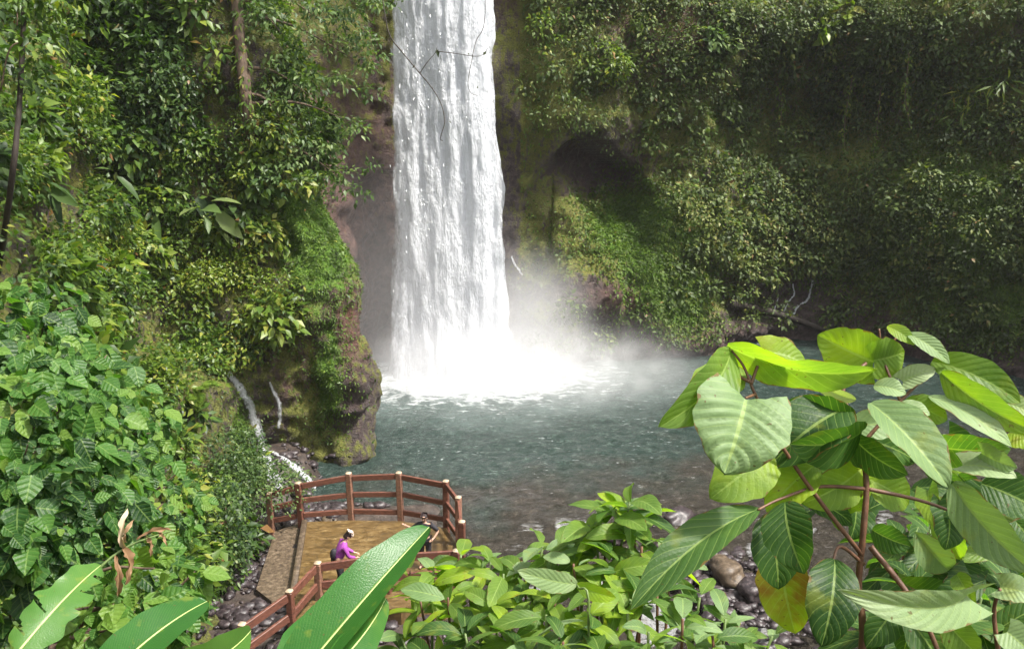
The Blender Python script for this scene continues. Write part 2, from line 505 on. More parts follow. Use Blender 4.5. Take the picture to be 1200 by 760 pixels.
# ------------------------------------------------------------------ gorge wall
CTRL = [  # foot x, y ; top x, y (z = 26) ; profile exponent
    (-1.5, -4, -8, -5, 1.0), (-3.0, 2, -11, 1, 1.0), (-5.0, 8, -15, 8, 1.0), (-6.6, 14, -18, 15, 1.0), (-7.5, 19.4, -19.5, 21, 1.0),
    (-7.9, 24.0, -20, 27, 1.0), (-8.8, 26.8, -20.5, 29.5, 1.05), (-8.9, 28.4, -20, 31, 1.2), (-7.4, 29.2, -18, 32.2, 1.5), (-6.0, 29.3, -16, 33, 1.7),
    (-5.6, 30.4, -15, 34, 1.7), (-6.1, 32.4, -14, 36, 1.6), (-8.2, 35, -11.5, 39, 1.2), (-8.6, 38.6, -10, 41.5, 1.0), (-6.6, 41.9, -7.3, 44, 1.0),
    (-3, 42.6, -3.1, 44, 1.0), (0.6, 42.0, 0.9, 44, 1.0), (2.0, 41.4, 3.3, 44, 1.0), (5, 43, 6.6, 46, 1.0), (9, 43.9, 11, 47, 1.0),
    (13.4, 46.3, 17, 50.5, 1.0), (18, 45.8, 23, 49.5, 1.0), (23, 42, 29.5, 45, 1.0), (27, 36, 35, 38, 1.0), (30, 26, 39, 26, 1.0), (30, 12, 40, 12, 1.0), (26, 0, 36, -4, 1.0)]
CT = np.array(CTRL)
fine = curve_pts(CT, 2600)
seglen = np.concatenate([[0], np.cumsum(np.linalg.norm(np.diff(fine[:, :2], axis=0), axis=1))])
NS = int(seglen[-1] / 0.13)
sv = np.linspace(0, seglen[-1], NS)
C5 = np.stack([np.interp(sv, seglen, fine[:, k]) for k in range(5)], 1)
zs = np.concatenate([np.arange(-1.6, 12, 0.13), np.arange(12, 25.0, 0.2)])
NZ = len(zs)
w = np.clip(zs, 0, 26) / 26.0
G = w[None, :] ** C5[:, 4:5]
X = C5[:, 0:1] + (C5[:, 2:3] - C5[:, 0:1]) * G
Y = C5[:, 1:2] + (C5[:, 3:4] - C5[:, 1:2]) * G
Z = np.broadcast_to(zs[None, :], X.shape)
base = np.stack([X, Y, Z], -1)


def grid_normals(P):
    ds = np.gradient(P, axis=0); dz = np.gradient(P, axis=1)
    return unit(np.cross(ds, dz))


N0 = grid_normals(base)
inw = unit(N0 * np.array([1, 1, 0.25]))      # points into the gorge
if np.sum(inw[NS // 2, NZ // 3] * np.array([0, -1, 0])) < 0:
    inw = -inw
u_, v_, t_ = project(base)


def blob(px, py, sx, sy, lo=0, hi=1e9):
    return np.exp(-((u_ - px) / sx) ** 2 - ((v_ - py) / sy) ** 2) * ((t_ > lo) & (t_ < hi))


d = 1.15 * fbm(base, 0.22, 3, 1) + 0.62 * fbm(base, 0.7, 4, 5) + 0.25 * (1 - 2 * np.abs(fbm(base, 1.8, 3, 9)))
calm = np.exp(-((base[..., 0] + 3) / 4.5) ** 2 - ((base[..., 1] - 42.5) / 3) ** 2)
d = d * (1 - 0.65 * calm)
# sculpted features of the far wall: cave, mossy mound under it, ledge, overhang of the upper bank
wob = 9 * fbm(base, 0.9, 4, 21)
roof = np.interp(u_, [606, 628, 650, 672, 690, 712, 735, 752, 768], [240, 196, 178, 155, 152, 168, 186, 197, 215]) + wob
dep = np.interp(u_, [604, 640, 690, 738, 772], [0.0, 1.2, 2.3, 2.5, 0.0])
below = v_ - roof
d -= dep * ((t_ > 36) & (u_ > 603) & (u_ < 773)) * sstep(0, 9, below) * sstep(135, 25, below)
d += 0.7 * blob(690, 135, 80, 22, 36)
d += 0.9 * blob(765, 290, 68, 60, 36) + 1.0 * blob(700, 345, 60, 30, 36) + 0.8 * blob(790, 390, 50, 30, 36)
d += 1.9 * blob(1000, 20, 210, 55, 36) - 2.2 * blob(955, 140, 105, 48, 36)
d += 1.5 * blob(1130, 250, 90, 70, 32) + 0.7 * blob(890, 385, 60, 10, 36)
d -= 0.6 * blob(930, 345, 50, 22, 36)
d -= 1.3 * blob(190, 400, 55, 35, 10, 36)
# bluff beside the pool and the little cascade gully
d += 0.25 * blob(415, 440, 35, 60, 22, 36) + 0.5 * blob(380, 300, 40, 40, 22, 36) + 0.35 * blob(408, 530, 25, 35, 22, 36)
d -= 0.35 * blob(305, 500, 26, 70, 18, 36)
P = base + inw * d[..., None]
N = grid_normals(P)
if np.sum(N[NS // 2, NZ // 3] * np.array([0, -1, 0])) < 0:
    N = -N
us, vs_, ts = project(P)


def pb(px, py, sx, sy, lo=0, hi=1e9):
    return np.exp(-((us - px) / sx) ** 2 - ((vs_ - py) / sy) ** 2) * ((ts > lo) & (ts < hi))


far_right = (P[..., 0] > 0.4) & (P[..., 1] > 20)
lb = (P[..., 0] < -4) & (P[..., 1] < 36)
moss = np.where(far_right, 0.60, 0.30) + 0.20 * fbm(P, 0.35, 3, 31)
moss = np.where(lb, 0.45, moss)
moss += 0.35 * np.clip(N[..., 2], 0, 1)
moss -= 0.9 * sstep(2.6, 0.4, P[..., 2]) * far_right
moss += 0.25 * pb(650, 100, 60, 160, 36) - 0.75 * pb(690, 195, 58, 40, 36) - 0.7 * pb(700, 350, 70, 30, 36) - 0.7 * pb(930, 350, 70, 40, 36)
moss -= 0.35 * pb(780, 40, 110, 50, 36)
moss -= 0.3 * pb(418, 470, 26, 70, 22, 36) + 0.6 * pb(400, 380, 22, 40, 22, 36) - 0.2 * pb(372, 500, 22, 80, 22, 36)
moss = np.where((P[..., 0] < -5) & (P[..., 1] > 36), 0.12 + 0.06 * (P[..., 2] - 8), moss)
bright = 1.25 * pb(752, 264, 54, 38, 36) + 0.7 * pb(775, 320, 42, 50, 36) + 0.55 * pb(800, 360, 30, 40, 36) + 1.0 * pb(1120, 250, 80, 75, 30) + 1.0 * pb(1150, 360, 60, 50, 30) + 0.6 * pb(1000, 300, 60, 34, 30)
bright += 1.0 * pb(374, 288, 50, 64, 22, 36) + 0.75 * pb(385, 440, 20, 70, 22, 36) + 0.7 * pb(283, 510, 12, 50, 18, 36) + 0.45 * pb(345, 250, 30, 30, 22, 36)
rust = 0.9 * pb(410, 370, 30, 60, 22, 36) + 0.8 * pb(745, 345, 40, 25, 36) + 0.9 * pb(700, 5, 120, 30, 36) + 0.8 * pb(800, 50, 60, 60, 36) + 0.5 * pb(790, 160, 40, 60, 36) + 0.7 * pb(345, 440, 30, 40, 22, 36)
rust += 0.5 * pb(660, 255, 40, 30, 36)
rust += np.where((P[..., 0] < -5) & (P[..., 1] > 35), 0.55, 0) + 0.5 * pb(1060, 385, 40, 30, 30) + 0.5 * pb(1170, 310, 25, 60, 30) + 0.5 * pb(800, 400, 60, 20, 36)
idx = np.arange(NS * NZ).reshape(NS, NZ)
QF = np.stack([idx[:-1, :-1], idx[1:, :-1], idx[1:, 1:], idx[:-1, 1:]], -1).reshape(-1, 4)
# plateau behind the rim
rim = P[:, -1]
out = unit(np.stack([C5[:, 2] - C5[:, 0], C5[:, 3] - C5[:, 1], np.zeros(NS)], 1))
out2 = rim + out * 14 + np.array([0, 0, 5.0])
Vw = np.concatenate([P.reshape(-1, 3), out2])
o_i = NS * NZ + np.arange(NS)
QP = np.stack([idx[:-1, -1], idx[1:, -1], o_i[1:], o_i[:-1]], -1)
pad = np.full(NS, 0.6)
wall = mesh_np("rock_cliff", Vw, [QF, QP], M_ROCK, attrs={"moss": np.concatenate([moss.ravel(), pad]), "bright": np.concatenate([bright.ravel(), pad * 0]), "rust": np.concatenate([rust.ravel(), pad * 0])})
tag(wall, kind="structure")
sub = P[::2, ::2]
si = np.arange(sub.shape[0] * sub.shape[1]).reshape(sub.shape[:2])
SQ = np.stack([si[:-1, :-1], si[1:, :-1], si[1:, 1:], si[:-1, 1:]], -1).reshape(-1, 4)
BVH = BVHTree.FromPolygons([Vector(p) for p in sub.reshape(-1, 3)], [tuple(int(i) for i in q) for q in SQ])


def hit(px, py):
    dvec = ray(px, py)
    loc, nrm, i, dist = BVH.ray_cast(Vector((0, 0, CH)), Vector(dvec).normalized())
    if loc is None:
        return None, None
    n = np.array(nrm)
    if np.dot(n, dvec) > 0: n = -n
    return np.array(loc), n


# ------------------------------------------------------------------ ground and water
def ground_z(x, y):
    x, y = np.asarray(x, float), np.asarray(y, float)
    p3 = np.stack([x, y, np.zeros_like(x)], -1)
    slope = 10.9 - 0.86 * np.maximum(0, y - 0.6) + 0.25 * fbm(p3, 0.6, 3, 41)
    bed = -1.6 + 0 * x
    pad_ = 0.12 + 0.10 * fbm(p3, 1.5, 3, 43)
    wpad = sstep(-0.9, -2.6, x) * sstep(26.4, 25.4, y)
    bed = bed * (1 - wpad) + pad_ * wpad
    strm = sstep(-0.9, 0.3, x) * sstep(26.5, 23.5, y)
    bed = bed * (1 - strm) + (-0.35 - 0.10 * np.maximum(0, 23.5 - y) + 0.25 * fbm(p3, 0.9, 3, 45)) * strm
    gul = np.exp(-((x + 8.2) / 1.6) ** 2 - ((y - 27.4) / 1.9) ** 2)
    bed = np.where(gul > 0.02, np.maximum(bed, -1.6 + 2.6 * np.minimum(1, gul * 1.5)), bed)
    bed = np.maximum(bed, (x - 10.5) * 0.7 * sstep(25, 21, y) - 0.8)
    return np.maximum(bed, slope)


gx = np.arange(-16, 40, 0.2); gy = np.arange(-6, 52, 0.2)
GX, GY = np.meshgrid(gx, gy, indexing='ij')
GV = np.stack([GX, GY, ground_z(GX, GY)], -1).reshape(-1, 3)
gi = np.arange(len(gx) * len(gy)).reshape(len(gx), len(gy))
GQ = np.stack([gi[:-1, :-1], gi[1:, :-1], gi[1:, 1:], gi[:-1, 1:]], -1).reshape(-1, 4)
tag(mesh_np("ground", GV, GQ, ground_material()), kind="structure")

wx = np.arange(-12, 34, 0.10); wy = np.arange(13, 47, 0.10)
WX, WY = np.meshgrid(wx, wy, indexing='ij')
p3 = np.stack([WX, WY, 0 * WX], -1)
dist = np.hypot(WX + 2.8, (WY - 39.5))
amp = 0.075 + 0.10 * np.exp(-dist / 5.0)
WZ = amp * (fbm(p3 * np.array([1, 1.5, 1]), 1.5, 5, 51, 0.6) + 0.7 * np.sin(dist * 2.4 + 2 * fbm(p3, 0.5, 2, 55)) * np.exp(-dist / 9))
WZ = WZ - 0.13 * np.maximum(0, 24.2 - WY)
rapid = sstep(26.0, 24.0, WY + 0.8 * fbm(p3, 0.6, 3, 57)) * sstep(-1.5, 1.5, WX) * sstep(-0.05, 0.35, fbm(p3 * np.array([1, 0.6, 1]), 1.1, 4, 60) + 0.08)
rapid = np.maximum(rapid, 0.7 * np.exp(-((WX + 2.0) / 1.6) ** 2 - ((WY - 26.4) / 0.35) ** 2))
WZ += rapid * 0.12 * fbm(p3, 2.0, 3, 59)
wi = np.arange(len(wx) * len(wy)).reshape(len(wx), len(wy))
WQ = np.stack([wi[:-1, :-1], wi[1:, :-1], wi[1:, 1:], wi[:-1, 1:]], -1).reshape(-1, 4)
tag(mesh_np("pool_water", np.stack([WX, WY, WZ], -1).reshape(-1, 3), WQ, M_WATER, attrs={"rapid": rapid.ravel()}), kind="structure")

# ------------------------------------------------------------------ waterfall
fall = thing("waterfall", None, None, (-3, 40, 0))
tag(fall, kind="structure")
FC = lambda z: -3.02 - 0.010 * z
FW = lambda z: 3.02 - 0.044 * np.clip(z, 0, 22) + 0.25 * np.exp(-z / 2.0)


def fall_sheet(name, yoff, mat, seed, wscale=1.0, rough=0.35):
    uu = np.linspace(-1, 1, 90); zz = np.arange(-0.3, 25.0, 0.16)
    U, ZZ = np.meshgrid(uu, zz, indexing='ij')
    hw = FW(ZZ) * wscale
    edge = 1 + 0.10 * fbm(np.stack([np.sign(U) * 3 + seed, ZZ * 0 + seed, ZZ * 0.55], -1), 1.0, 4, seed)
    x = FC(ZZ) + U * hw * edge
    q = np.stack([x * 1.3, ZZ * 0 + seed, ZZ * 0.13], -1)
    y = 40.1 + yoff - (1 - U ** 2) * 0.55 + 0.12 * ZZ * 0.25 + rough * fbm(q, 1.0, 4, seed + 3) + 0.15 * fbm(np.stack([x * 2.6, ZZ * 0, ZZ * 0.8], -1), 1.0, 4, seed + 5, 0.6) - 0.5 * np.exp(-ZZ / 1.5)
    core = 0.5 + 0.22 * (1 - np.abs(U) ** 2.5) - 0.62 * sstep(0.74, 1.0, np.abs(U))
    i = np.arange(U.size).reshape(U.shape)
    Q = np.stack([i[:-1, :-1], i[1:, :-1], i[1:, 1:], i[:-1, 1:]], -1).reshape(-1, 4)
    return mesh_np(name, np.stack([x, y, ZZ], -1).reshape(-1, 3), Q, mat, fall, attrs={"core": core.ravel()})


fall_sheet("water_curtain", 0.55, fall_material("fall_back", 0.80, 0.34, 1), 61, 1.0)
fall_sheet("water_curtain", 0.15, fall_material("fall_mid", 0.52, 0.34, 2), 63, 1.05)
fall_sheet("water_curtain", -0.25, fall_material("fall_front", 0.22, 0.14, 3, 1.3), 65, 1.09)


def droplets(n, seed):
    r = np.random.default_rng(seed)
    z = r.uniform(0, 22, n) ** 1.0
    uu = r.normal(0, 0.5, n); bad = np.abs(uu) > 1.0; uu[bad] = r.uniform(-1, 1, bad.sum())
    left = r.random(n) < 0.42
    uu = np.where(left, r.uniform(-0.8, -0.25, n), uu)
    x = FC(z) + uu * FW(z)
    y = 39.75 - (1 - np.clip(np.abs(uu), 0, 1) ** 2) * 0.6 + 0.03 * z + r.normal(0, 0.22, n)
    L = r.uniform(0.03, 0.16, n) * r.uniform(0.4, 1.3, n); W_ = r.uniform(0.010, 0.032, n)
    tilt = r.normal(0, 0.12, n)
    V = np.zeros((n, 6, 3))
    cpt = np.stack([x, y, z], -1)
    V[:, 0] = cpt + np.stack([tilt * L, 0 * L, L], -1)
    V[:, 1] = cpt + np.stack([-W_, 0 * L, 0 * L], -1)
    V[:, 2] = cpt + np.stack([0 * L, -W_, 0 * L], -1)
    V[:, 3] = cpt + np.stack([W_, 0 * L, 0 * L], -1)
    V[:, 4] = cpt + np.stack([0 * L, W_, 0 * L], -1)
    V[:, 5] = cpt + np.stack([-tilt * L * 0.6, 0 * L, -L * 0.6], -1)
    T = np.array([(0, 1, 2), (0, 2, 3), (0, 3, 4), (0, 4, 1), (5, 2, 1), (5, 3, 2), (5, 4, 3), (5, 1, 4)])
    F = (np.arange(n)[:, None, None] * 6 + T[None]).reshape(-1, 3)
    o = mesh_np("falling_spray", V.reshape(-1, 3), F, M_FOAMW, fall, smooth=True)
    o["kind"] = "stuff"


droplets(300, 71)

# mist boiling off the foot of the fall
def mist_material():
    t = NT("mist_volume")
    p = t.pos()
    s = t.n("ShaderNodeSeparateXYZ"); t.set(s.inputs[0], p)
    x, y, z = s.outputs

    def lob(cx, cy, cz, rx, ry, rz, amp):
        q = 0
        for a, c, r_ in ((x, cx, rx), (y, cy, ry), (z, cz, rz)):
            k = t.math('DIVIDE', t.math('SUBTRACT', a, c), r_)
            k = t.math('MULTIPLY', k, k)
            q = k if q == 0 else t.math('ADD', q, k)
        e = t.math('SUBTRACT', 1.0, q, True)
        e = t.math('MULTIPLY', e, e)
        return t.math('MULTIPLY', e, amp)
    n = t.ramp(t.noise(t.mapv(p, (1, 1, 1)), 0.75, 5, 0.62, 0.8), [(0.36, (0.03, 0.03, 0.03)), (0.68, (1, 1, 1))])
    dn = t.math('MULTIPLY', t.math('ADD', lob(-2.4, 38.4, 0.0, 6.4, 3.2, 3.6, 0.85), lob(2.0, 38.6, 0.2, 8.4, 4.6, 3.0, 0.52)), n)
    dn = t.math('ADD', dn, lob(0.9, 39.8, 2.0, 3.8, 2.8, 5.2, 0.32))
    dn = t.math('ADD', dn, lob(-4.5, 39.0, 2.0, 7.0, 5.0, 11.0, 0.055))
    dn = t.math('ADD', dn, lob(1.0, 37.5, 0.0, 11.0, 7.0, 4.5, 0.05))
    v = t.n("ShaderNodeVolumePrincipled")
    v.inputs["Color"].default_value = (0.97, 0.97, 0.985, 1)
    v.inputs["Anisotropy"].default_value = 0.1
    t.set(v.inputs["Density"], dn)
    return t.done(vol=v.outputs[0])


mb = MB(); mb.bar((-1.0, 31.5, 6.2), (-1.0, 44.5, 6.2), 21.0, 13.2, bev=0.02)
mo = mb.build("mist", mist_material())
tag(mo, "white mist boiling off the plunge pool at the foot of the waterfall", "mist", kind="stuff")

# ------------------------------------------------------------------ leaf tools
LU, LS = [], []


def leaves(Pt, D, Nn, L, W, tint, fold=0.25, droop=0.25, rich=False):
    """folded leaf blades; D tip direction, Nn upper side"""
    D = unit(D); Nn = unit(Nn - D * np.sum(Nn * D, -1, keepdims=True)); S = np.cross(D, Nn)
    n = len(Pt)
    L = np.broadcast_to(L, (n,))[:, None]; W = np.broadcast_to(W, (n,))[:, None]
    fold = np.broadcast_to(fold, (n,))[:, None]; droop = np.broadcast_to(droop, (n,))[:, None]
    if not rich:
        prof = [(0, 0), (0.42, 1), (0.5, 0), (0.42, -1), (1, 0)]
        T = np.array([(0, 1, 2), (1, 4, 2), (0, 2, 3), (2, 4, 3)])
    else:
        prof = [(0, 0), (0.14, 0.72), (0.45, 1.0), (0.78, 0.55), (0.2, 0), (0.48, 0), (0.8, 0), (0.14, -0.72), (0.45, -1.0), (0.78, -0.55), (1, 0)]
        T = np.array([(0, 1, 4), (1, 2, 5), (1, 5, 4), (2, 3, 6), (2, 6, 5), (3, 10, 6), (0, 4, 7), (4, 8, 7), (4, 5, 8), (5, 9, 8), (5, 6, 9), (6, 10, 9)])
    k = len(prof)
    V = np.zeros((n, k, 3))
    for i, (a, s) in enumerate(prof):
        V[:, i] = Pt + D * L * a + S * (W * 0.5 * s) + Nn * (abs(s) * fold * W * 0.5 - droop * L * a * a)
    F = (np.arange(n)[:, None, None] * k + T[None]).reshape(-1, 3)
    LU.append(np.tile([a for a, s in prof], n)); LS.append(np.tile([s for a, s in prof], n))
    return V.reshape(-1, 3), F, np.repeat(tint, k)


def clumps(C, Rr, Nn, per, size, rng, up=0.55, tint0=0.5, tvar=0.18, squash=0.8, aspect=0.5, wild=0.45, cvar=0.15, hang=0.5):
    """domes of leaves round the centres C"""
    C = np.asarray(C, float); Nn = unit(np.asarray(Nn, float))
    m = len(C); Rr = np.broadcast_to(Rr, (m,))
    cnt = np.maximum(4, (per * (Rr / np.mean(Rr)) ** 2).astype(int))
    i = np.repeat(np.arange(m), cnt); n = len(i)
    ax = unit(Nn + np.array([0, 0, up]))[i]
    dr = unit(rng.normal(size=(n, 3)) + ax * 0.9)
    neg = np.sum(dr * ax, -1) < -0.15
    dr[neg] = -dr[neg]
    rad = Rr[i] * rng.uniform(0.45, 1.05, n) ** 0.6
    Pt = C[i] + dr * rad[:, None] * np.array([1, 1, squash])
    nn = unit(dr * 0.55 + np.array([0, 0, 0.75]) + ax * 0.25 + rng.normal(0, wild, (n, 3)))
    dd = unit(dr + rng.normal(0, 0.7, (n, 3)) + np.array([0, 0, -hang]))
    sz = np.broadcast_to(size, (m,))[i] * rng.uniform(0.6, 1.35, n)
    ct = np.broadcast_to(tint0, (m,)) + rng.normal(0, cvar, m)
    tint = np.clip(ct[i] + rng.normal(0, tvar, n), 0.02, 0.90)
    dead = rng.random(n) < 0.012
    tint[dead] = 1.0
    return Pt, dd, nn, sz, sz * aspect * rng.uniform(0.8, 1.2, n), tint


cell_a = np.linalg.norm(np.cross(P[1:, :-1] - P[:-1, :-1], P[:-1, 1:] - P[:-1, :-1]), axis=-1)


def on_wall(n, weight, rng):
    wgt = (cell_a * weight[:-1, :-1]).ravel()
    k = rng.choice(len(wgt), size=n, p=wgt / wgt.sum())
    a, b = k // (NZ - 1), k % (NZ - 1)
    f, g = rng.random((2, n))[:, :, None]
    p = P[a, b] * (1-f)*(1-g) + P[a+1, b]*f*(1-g) + P[a, b+1]*(1-f)*g + P[a+1, b+1]*f*g
    return p, N[a, b], us[a, b], vs_[a, b]


inview = ((us > -80) & (us < 1280) & (vs_ > -90) & (vs_ < 800)).astype(float)
inview = np.maximum(inview, 0.06)
facing = np.clip(-np.sum(N * unit(P - np.array([0, 0, CH])), -1), 0.05, 1) + 0.15

# --- left bank undergrowth: one mass nobody could count
r1 = np.random.default_rng(101)
wl = ((P[..., 0] < -4.0) & (P[..., 1] < 36.5) & (P[..., 1] > 6)).astype(float) * inview * facing
wl *= sstep(-0.25, 0.22, fbm(P, 0.5, 4, 81)) + 0.08
keep = 1 - np.clip(1.2 * pb(465, 445, 38, 70, 22, 40) + 1.2 * pb(435, 400, 30, 50, 22, 40) + 0.8 * pb(185, 405, 45, 28, 10, 40) + 1.6 * pb(425, 430, 52, 110, 22, 40) + 1.7 * pb(385, 300, 58, 80, 24, 40) + 1.5 * pb(345, 480, 62, 75, 20, 40) + 1.5 * pb(285, 495, 50, 60, 18, 40) + 0.6 * pb(330, 240, 25, 30, 24, 36), 0, 0.98)
wl *= keep * (P[..., 2] > 0.3) * ~((P[..., 1] > 30.2) & (P[..., 0] > -7.6) & (P[..., 2] < 6.5))
allV, allF, allT, nn_ = [], [], [], 0


def emit(name, parts, mat, label, cat=None, kind="stuff", parent=None, loc=None, rich=False, fold=0.25, droop=0.25):
    Vs, Fs, Ts, k = [], [], [], 0
    LU.clear(); LS.clear()
    for q in parts:
        V, F, T = leaves(*q[:5], q[5], fold=fold, droop=droop, rich=rich)
        Vs.append(V); Fs.append(F + k); Ts.append(T); k += len(V)
    o = mesh_np(name, np.concatenate(Vs), np.concatenate(Fs), mat, parent, attrs={"tint": np.concatenate(Ts), "along": np.concatenate(LU), "across": np.concatenate(LS)} if rich else {"tint": np.concatenate(Ts)}, loc=loc)
    if label or kind:
        tag(o, label, cat, kind=kind)
    return o


c, n_, px_, py_ = on_wall(1500, wl, r1)
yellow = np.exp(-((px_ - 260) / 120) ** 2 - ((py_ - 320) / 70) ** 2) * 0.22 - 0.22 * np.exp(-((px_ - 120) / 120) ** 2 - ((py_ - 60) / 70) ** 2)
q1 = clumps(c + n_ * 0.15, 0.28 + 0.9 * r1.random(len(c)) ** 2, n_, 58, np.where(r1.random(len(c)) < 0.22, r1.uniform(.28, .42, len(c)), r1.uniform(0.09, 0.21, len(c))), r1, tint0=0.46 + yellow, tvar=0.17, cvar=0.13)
c2, n2_, _, _ = on_wall(15000, wl + 0.10 * (wl > 0), r1)
q2 = (c2 + n2_ * 0.05, unit(n2_ + r1.normal(0, 0.8, c2.shape) - [0, 0, 0.3]), unit(n2_ * 0.4 + [0, 0, 0.8] + r1.normal(0, 0.5, c2.shape)), r1.uniform(0.07, 0.18, len(c2)), r1.uniform(0.04, 0.09, len(c2)), np.clip(r1.normal(0.35, 0.2, len(c2)), 0.02, 0.93))
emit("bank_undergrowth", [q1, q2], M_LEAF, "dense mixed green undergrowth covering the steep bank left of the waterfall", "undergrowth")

# --- far wall vegetation
r2 = np.random.default_rng(202)
wr = far_right.astype(float) * inview * facing * (P[..., 2] > 0.8)
cavem = 1 - np.clip(1.1 * pb(685, 195, 62, 45, 36) + 0.75 * pb(625, 130, 42, 170, 36) + 1.0 * pb(748, 268, 58, 38, 36) + 0.6 * pb(780, 325, 38, 45, 36) + 0.5 * pb(1120, 250, 60, 50, 30) + 0.9 * pb(700, 345, 70, 26, 36) + 0.7 * pb(640, 290, 50, 50, 36) + 0.6 * pb(930, 350, 60, 25, 36), 0, 0.97)
nz_ = sstep(-0.15, 0.35, fbm(P, 0.4, 4, 83))
dens = 0.05 + 0.6 * nz_ + 0.7 * pb(865, 270, 80, 55, 36) + 1.1 * pb(1000, 60, 220, 70, 36) + 0.5 * pb(700, 60, 120, 60, 36) + 0.9 * pb(1010, 260, 100, 60, 36) + 0.5 * pb(1120, 260, 90, 90, 30)
dens *= 1 - np.clip(0.95 * pb(690, 200, 62, 55, 36) + 0.6 * pb(745, 270, 50, 30, 36) + 0.9 * pb(720, 345, 70, 25, 36) + 0.8 * pb(930, 355, 90, 30, 36) + 0.6 * pb(930, 120, 70, 45, 36) + 0.3 * pb(1120, 240, 70, 60, 34) + 0.4 * pb(640, 150, 40, 200, 36), 0, 0.97)
c, n_, px_, py_ = on_wall(1500, wr * (dens + .05) * cavem, r2)
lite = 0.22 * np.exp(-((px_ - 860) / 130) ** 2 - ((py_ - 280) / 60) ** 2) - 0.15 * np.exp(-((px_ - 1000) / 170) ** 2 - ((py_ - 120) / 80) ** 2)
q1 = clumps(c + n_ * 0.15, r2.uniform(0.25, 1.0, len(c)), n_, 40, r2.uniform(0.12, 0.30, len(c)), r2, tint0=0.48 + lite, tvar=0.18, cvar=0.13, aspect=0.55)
c2, n2_, _, _ = on_wall(46000, wr * cavem * (0.30 + dens * sstep(-0.25, 0.3, fbm(P, 1.1, 3, 87))), r2)
q2 = (c2 + n2_ * 0.05, unit(n2_ * 0.7 + r2.normal(0, 0.6, c2.shape) - [0, 0, 0.7]), unit(n2_ * 0.5 + [0, 0, 0.6] + r2.normal(0, 0.5, c2.shape)), 0.08 + 0.2 * r2.random(len(c2)) ** 2, r2.uniform(0.04, 0.10, len(c2)), np.clip(r2.normal(0.48, 0.24, len(c2)), 0.02, 1.0))
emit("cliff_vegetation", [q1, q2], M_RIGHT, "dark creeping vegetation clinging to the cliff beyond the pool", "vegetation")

# --- low plants on the slope under the viewpoint and on the near side bank
r5 = np.random.default_rng(505)
gx_, gy_ = r5.uniform(-6, 20, 26000), r5.uniform(-3, 24, 26000)
gz_ = ground_z(gx_, gy_)
ok_ = (gz_ > 0.75) & ((gx_ < 9) | (gx_ > 10.5)) & (np.hypot(gx_, gy_) > 1.5)
c2 = np.stack([gx_, gy_, gz_ + 0.03], -1)[ok_]
up_ = np.tile([0.1, 0.4, 0.9], (len(c2), 1))
q1 = (c2, unit(r5.normal(0, 0.9, c2.shape) + [0, 0.3, 0.5]), unit(up_ + r5.normal(0, 0.4, c2.shape)), r5.uniform(0.10, 0.30, len(c2)), r5.uniform(0.05, 0.13, len(c2)), np.clip(r5.normal(0.42, 0.2, len(c2)), 0.02, 0.93))
k_ = r5.choice(len(c2), 420)
q2 = clumps(c2[k_] + [0, 0, .1], r5.uniform(.2, .55, 420), up_[k_], 40, r5.uniform(.12, .24, 420), r5, tint0=.45)
emit("slope_undergrowth", [q1, q2], M_LEAF, "low mixed plants carpeting the slope below the viewpoint", "undergrowth")

# --- moss fuzz and small creeping fern fronds on the damp faces
r3 = np.random.default_rng(303)
wm = (np.clip(bright, 0, 1) * 1.5 + 0.25 * np.clip(moss - 0.35, 0, 1) * (far_right | lb)) * inview * (P[..., 2] > 0.5)
c, n_, px_, py_ = on_wall(100000, wm, r3)
tt = np.clip(r3.normal(0.5, 0.16, len(c)) + 0.25 * fbm(c, 0.8, 3, 91), 0.02, 0.93)
q = (c, unit(n_ * 0.9 + r3.normal(0, 0.5, c.shape) - [0, 0, 0.55]), unit(n_ * 0.6 + [0, 0, 0.6] + r3.normal(0, 0.4, c.shape)), r3.uniform(0.06, 0.16, len(c)) * np.where(c[:, 0] > 0.4, 1.7, 1.0), r3.uniform(0.025, 0.06, len(c)) * np.where(c[:, 0] > 0.4, 1.7, 1.0), tt)
emit("moss_cover", [q], M_MOSS, "bright green moss and tiny ferns coating the damp rock", "moss")
#PART2
# ------------------------------------------------------------------ lookout deck and fences
DZ = 0.5
DK = [onz(*p, DZ) for p in [(353, 611), (412, 609), (470, 610), (523, 618), (538, 640), (541, 672), (470, 715), (375, 704), (344, 742), (336, 706)]]


def slab(name, pts, z0, z1, mat, parent=None, loc=None):
    pts = np.array(pts)[:, :2]
    n = len(pts)
    c = pts.mean(0)
    rings = [(1.0, z0), (1.0, z1 - 0.03), (0.995, z1)]
    V = [[*(c + (p - c) * k), z] for k, z in rings for p in pts]
    Q = [(r*n+i, r*n+(i+1) % n, (r+1)*n+(i+1) % n, (r+1)*n+i) for r in range(2) for i in range(n)]
    bm = bmesh.new()
    vv = [bm.verts.new(v) for v in V]
    for q in Q: bm.faces.new([vv[i] for i in q])
    bm.faces.new(vv[2*n:3*n])
    bmesh.ops.recalc_face_normals(bm, faces=bm.faces)
    me = bpy.data.meshes.new(name)
    org = ORG[parent.name] if parent is not None else np.array(loc if loc is not None else (0, 0, 0))
    bmesh.ops.translate(bm, verts=bm.verts, vec=[-float(k) for k in org])
    bm.to_mesh(me); bm.free()
    me.materials.append(mat)
    return link(bpy.data.objects.new(name, me), parent, loc)


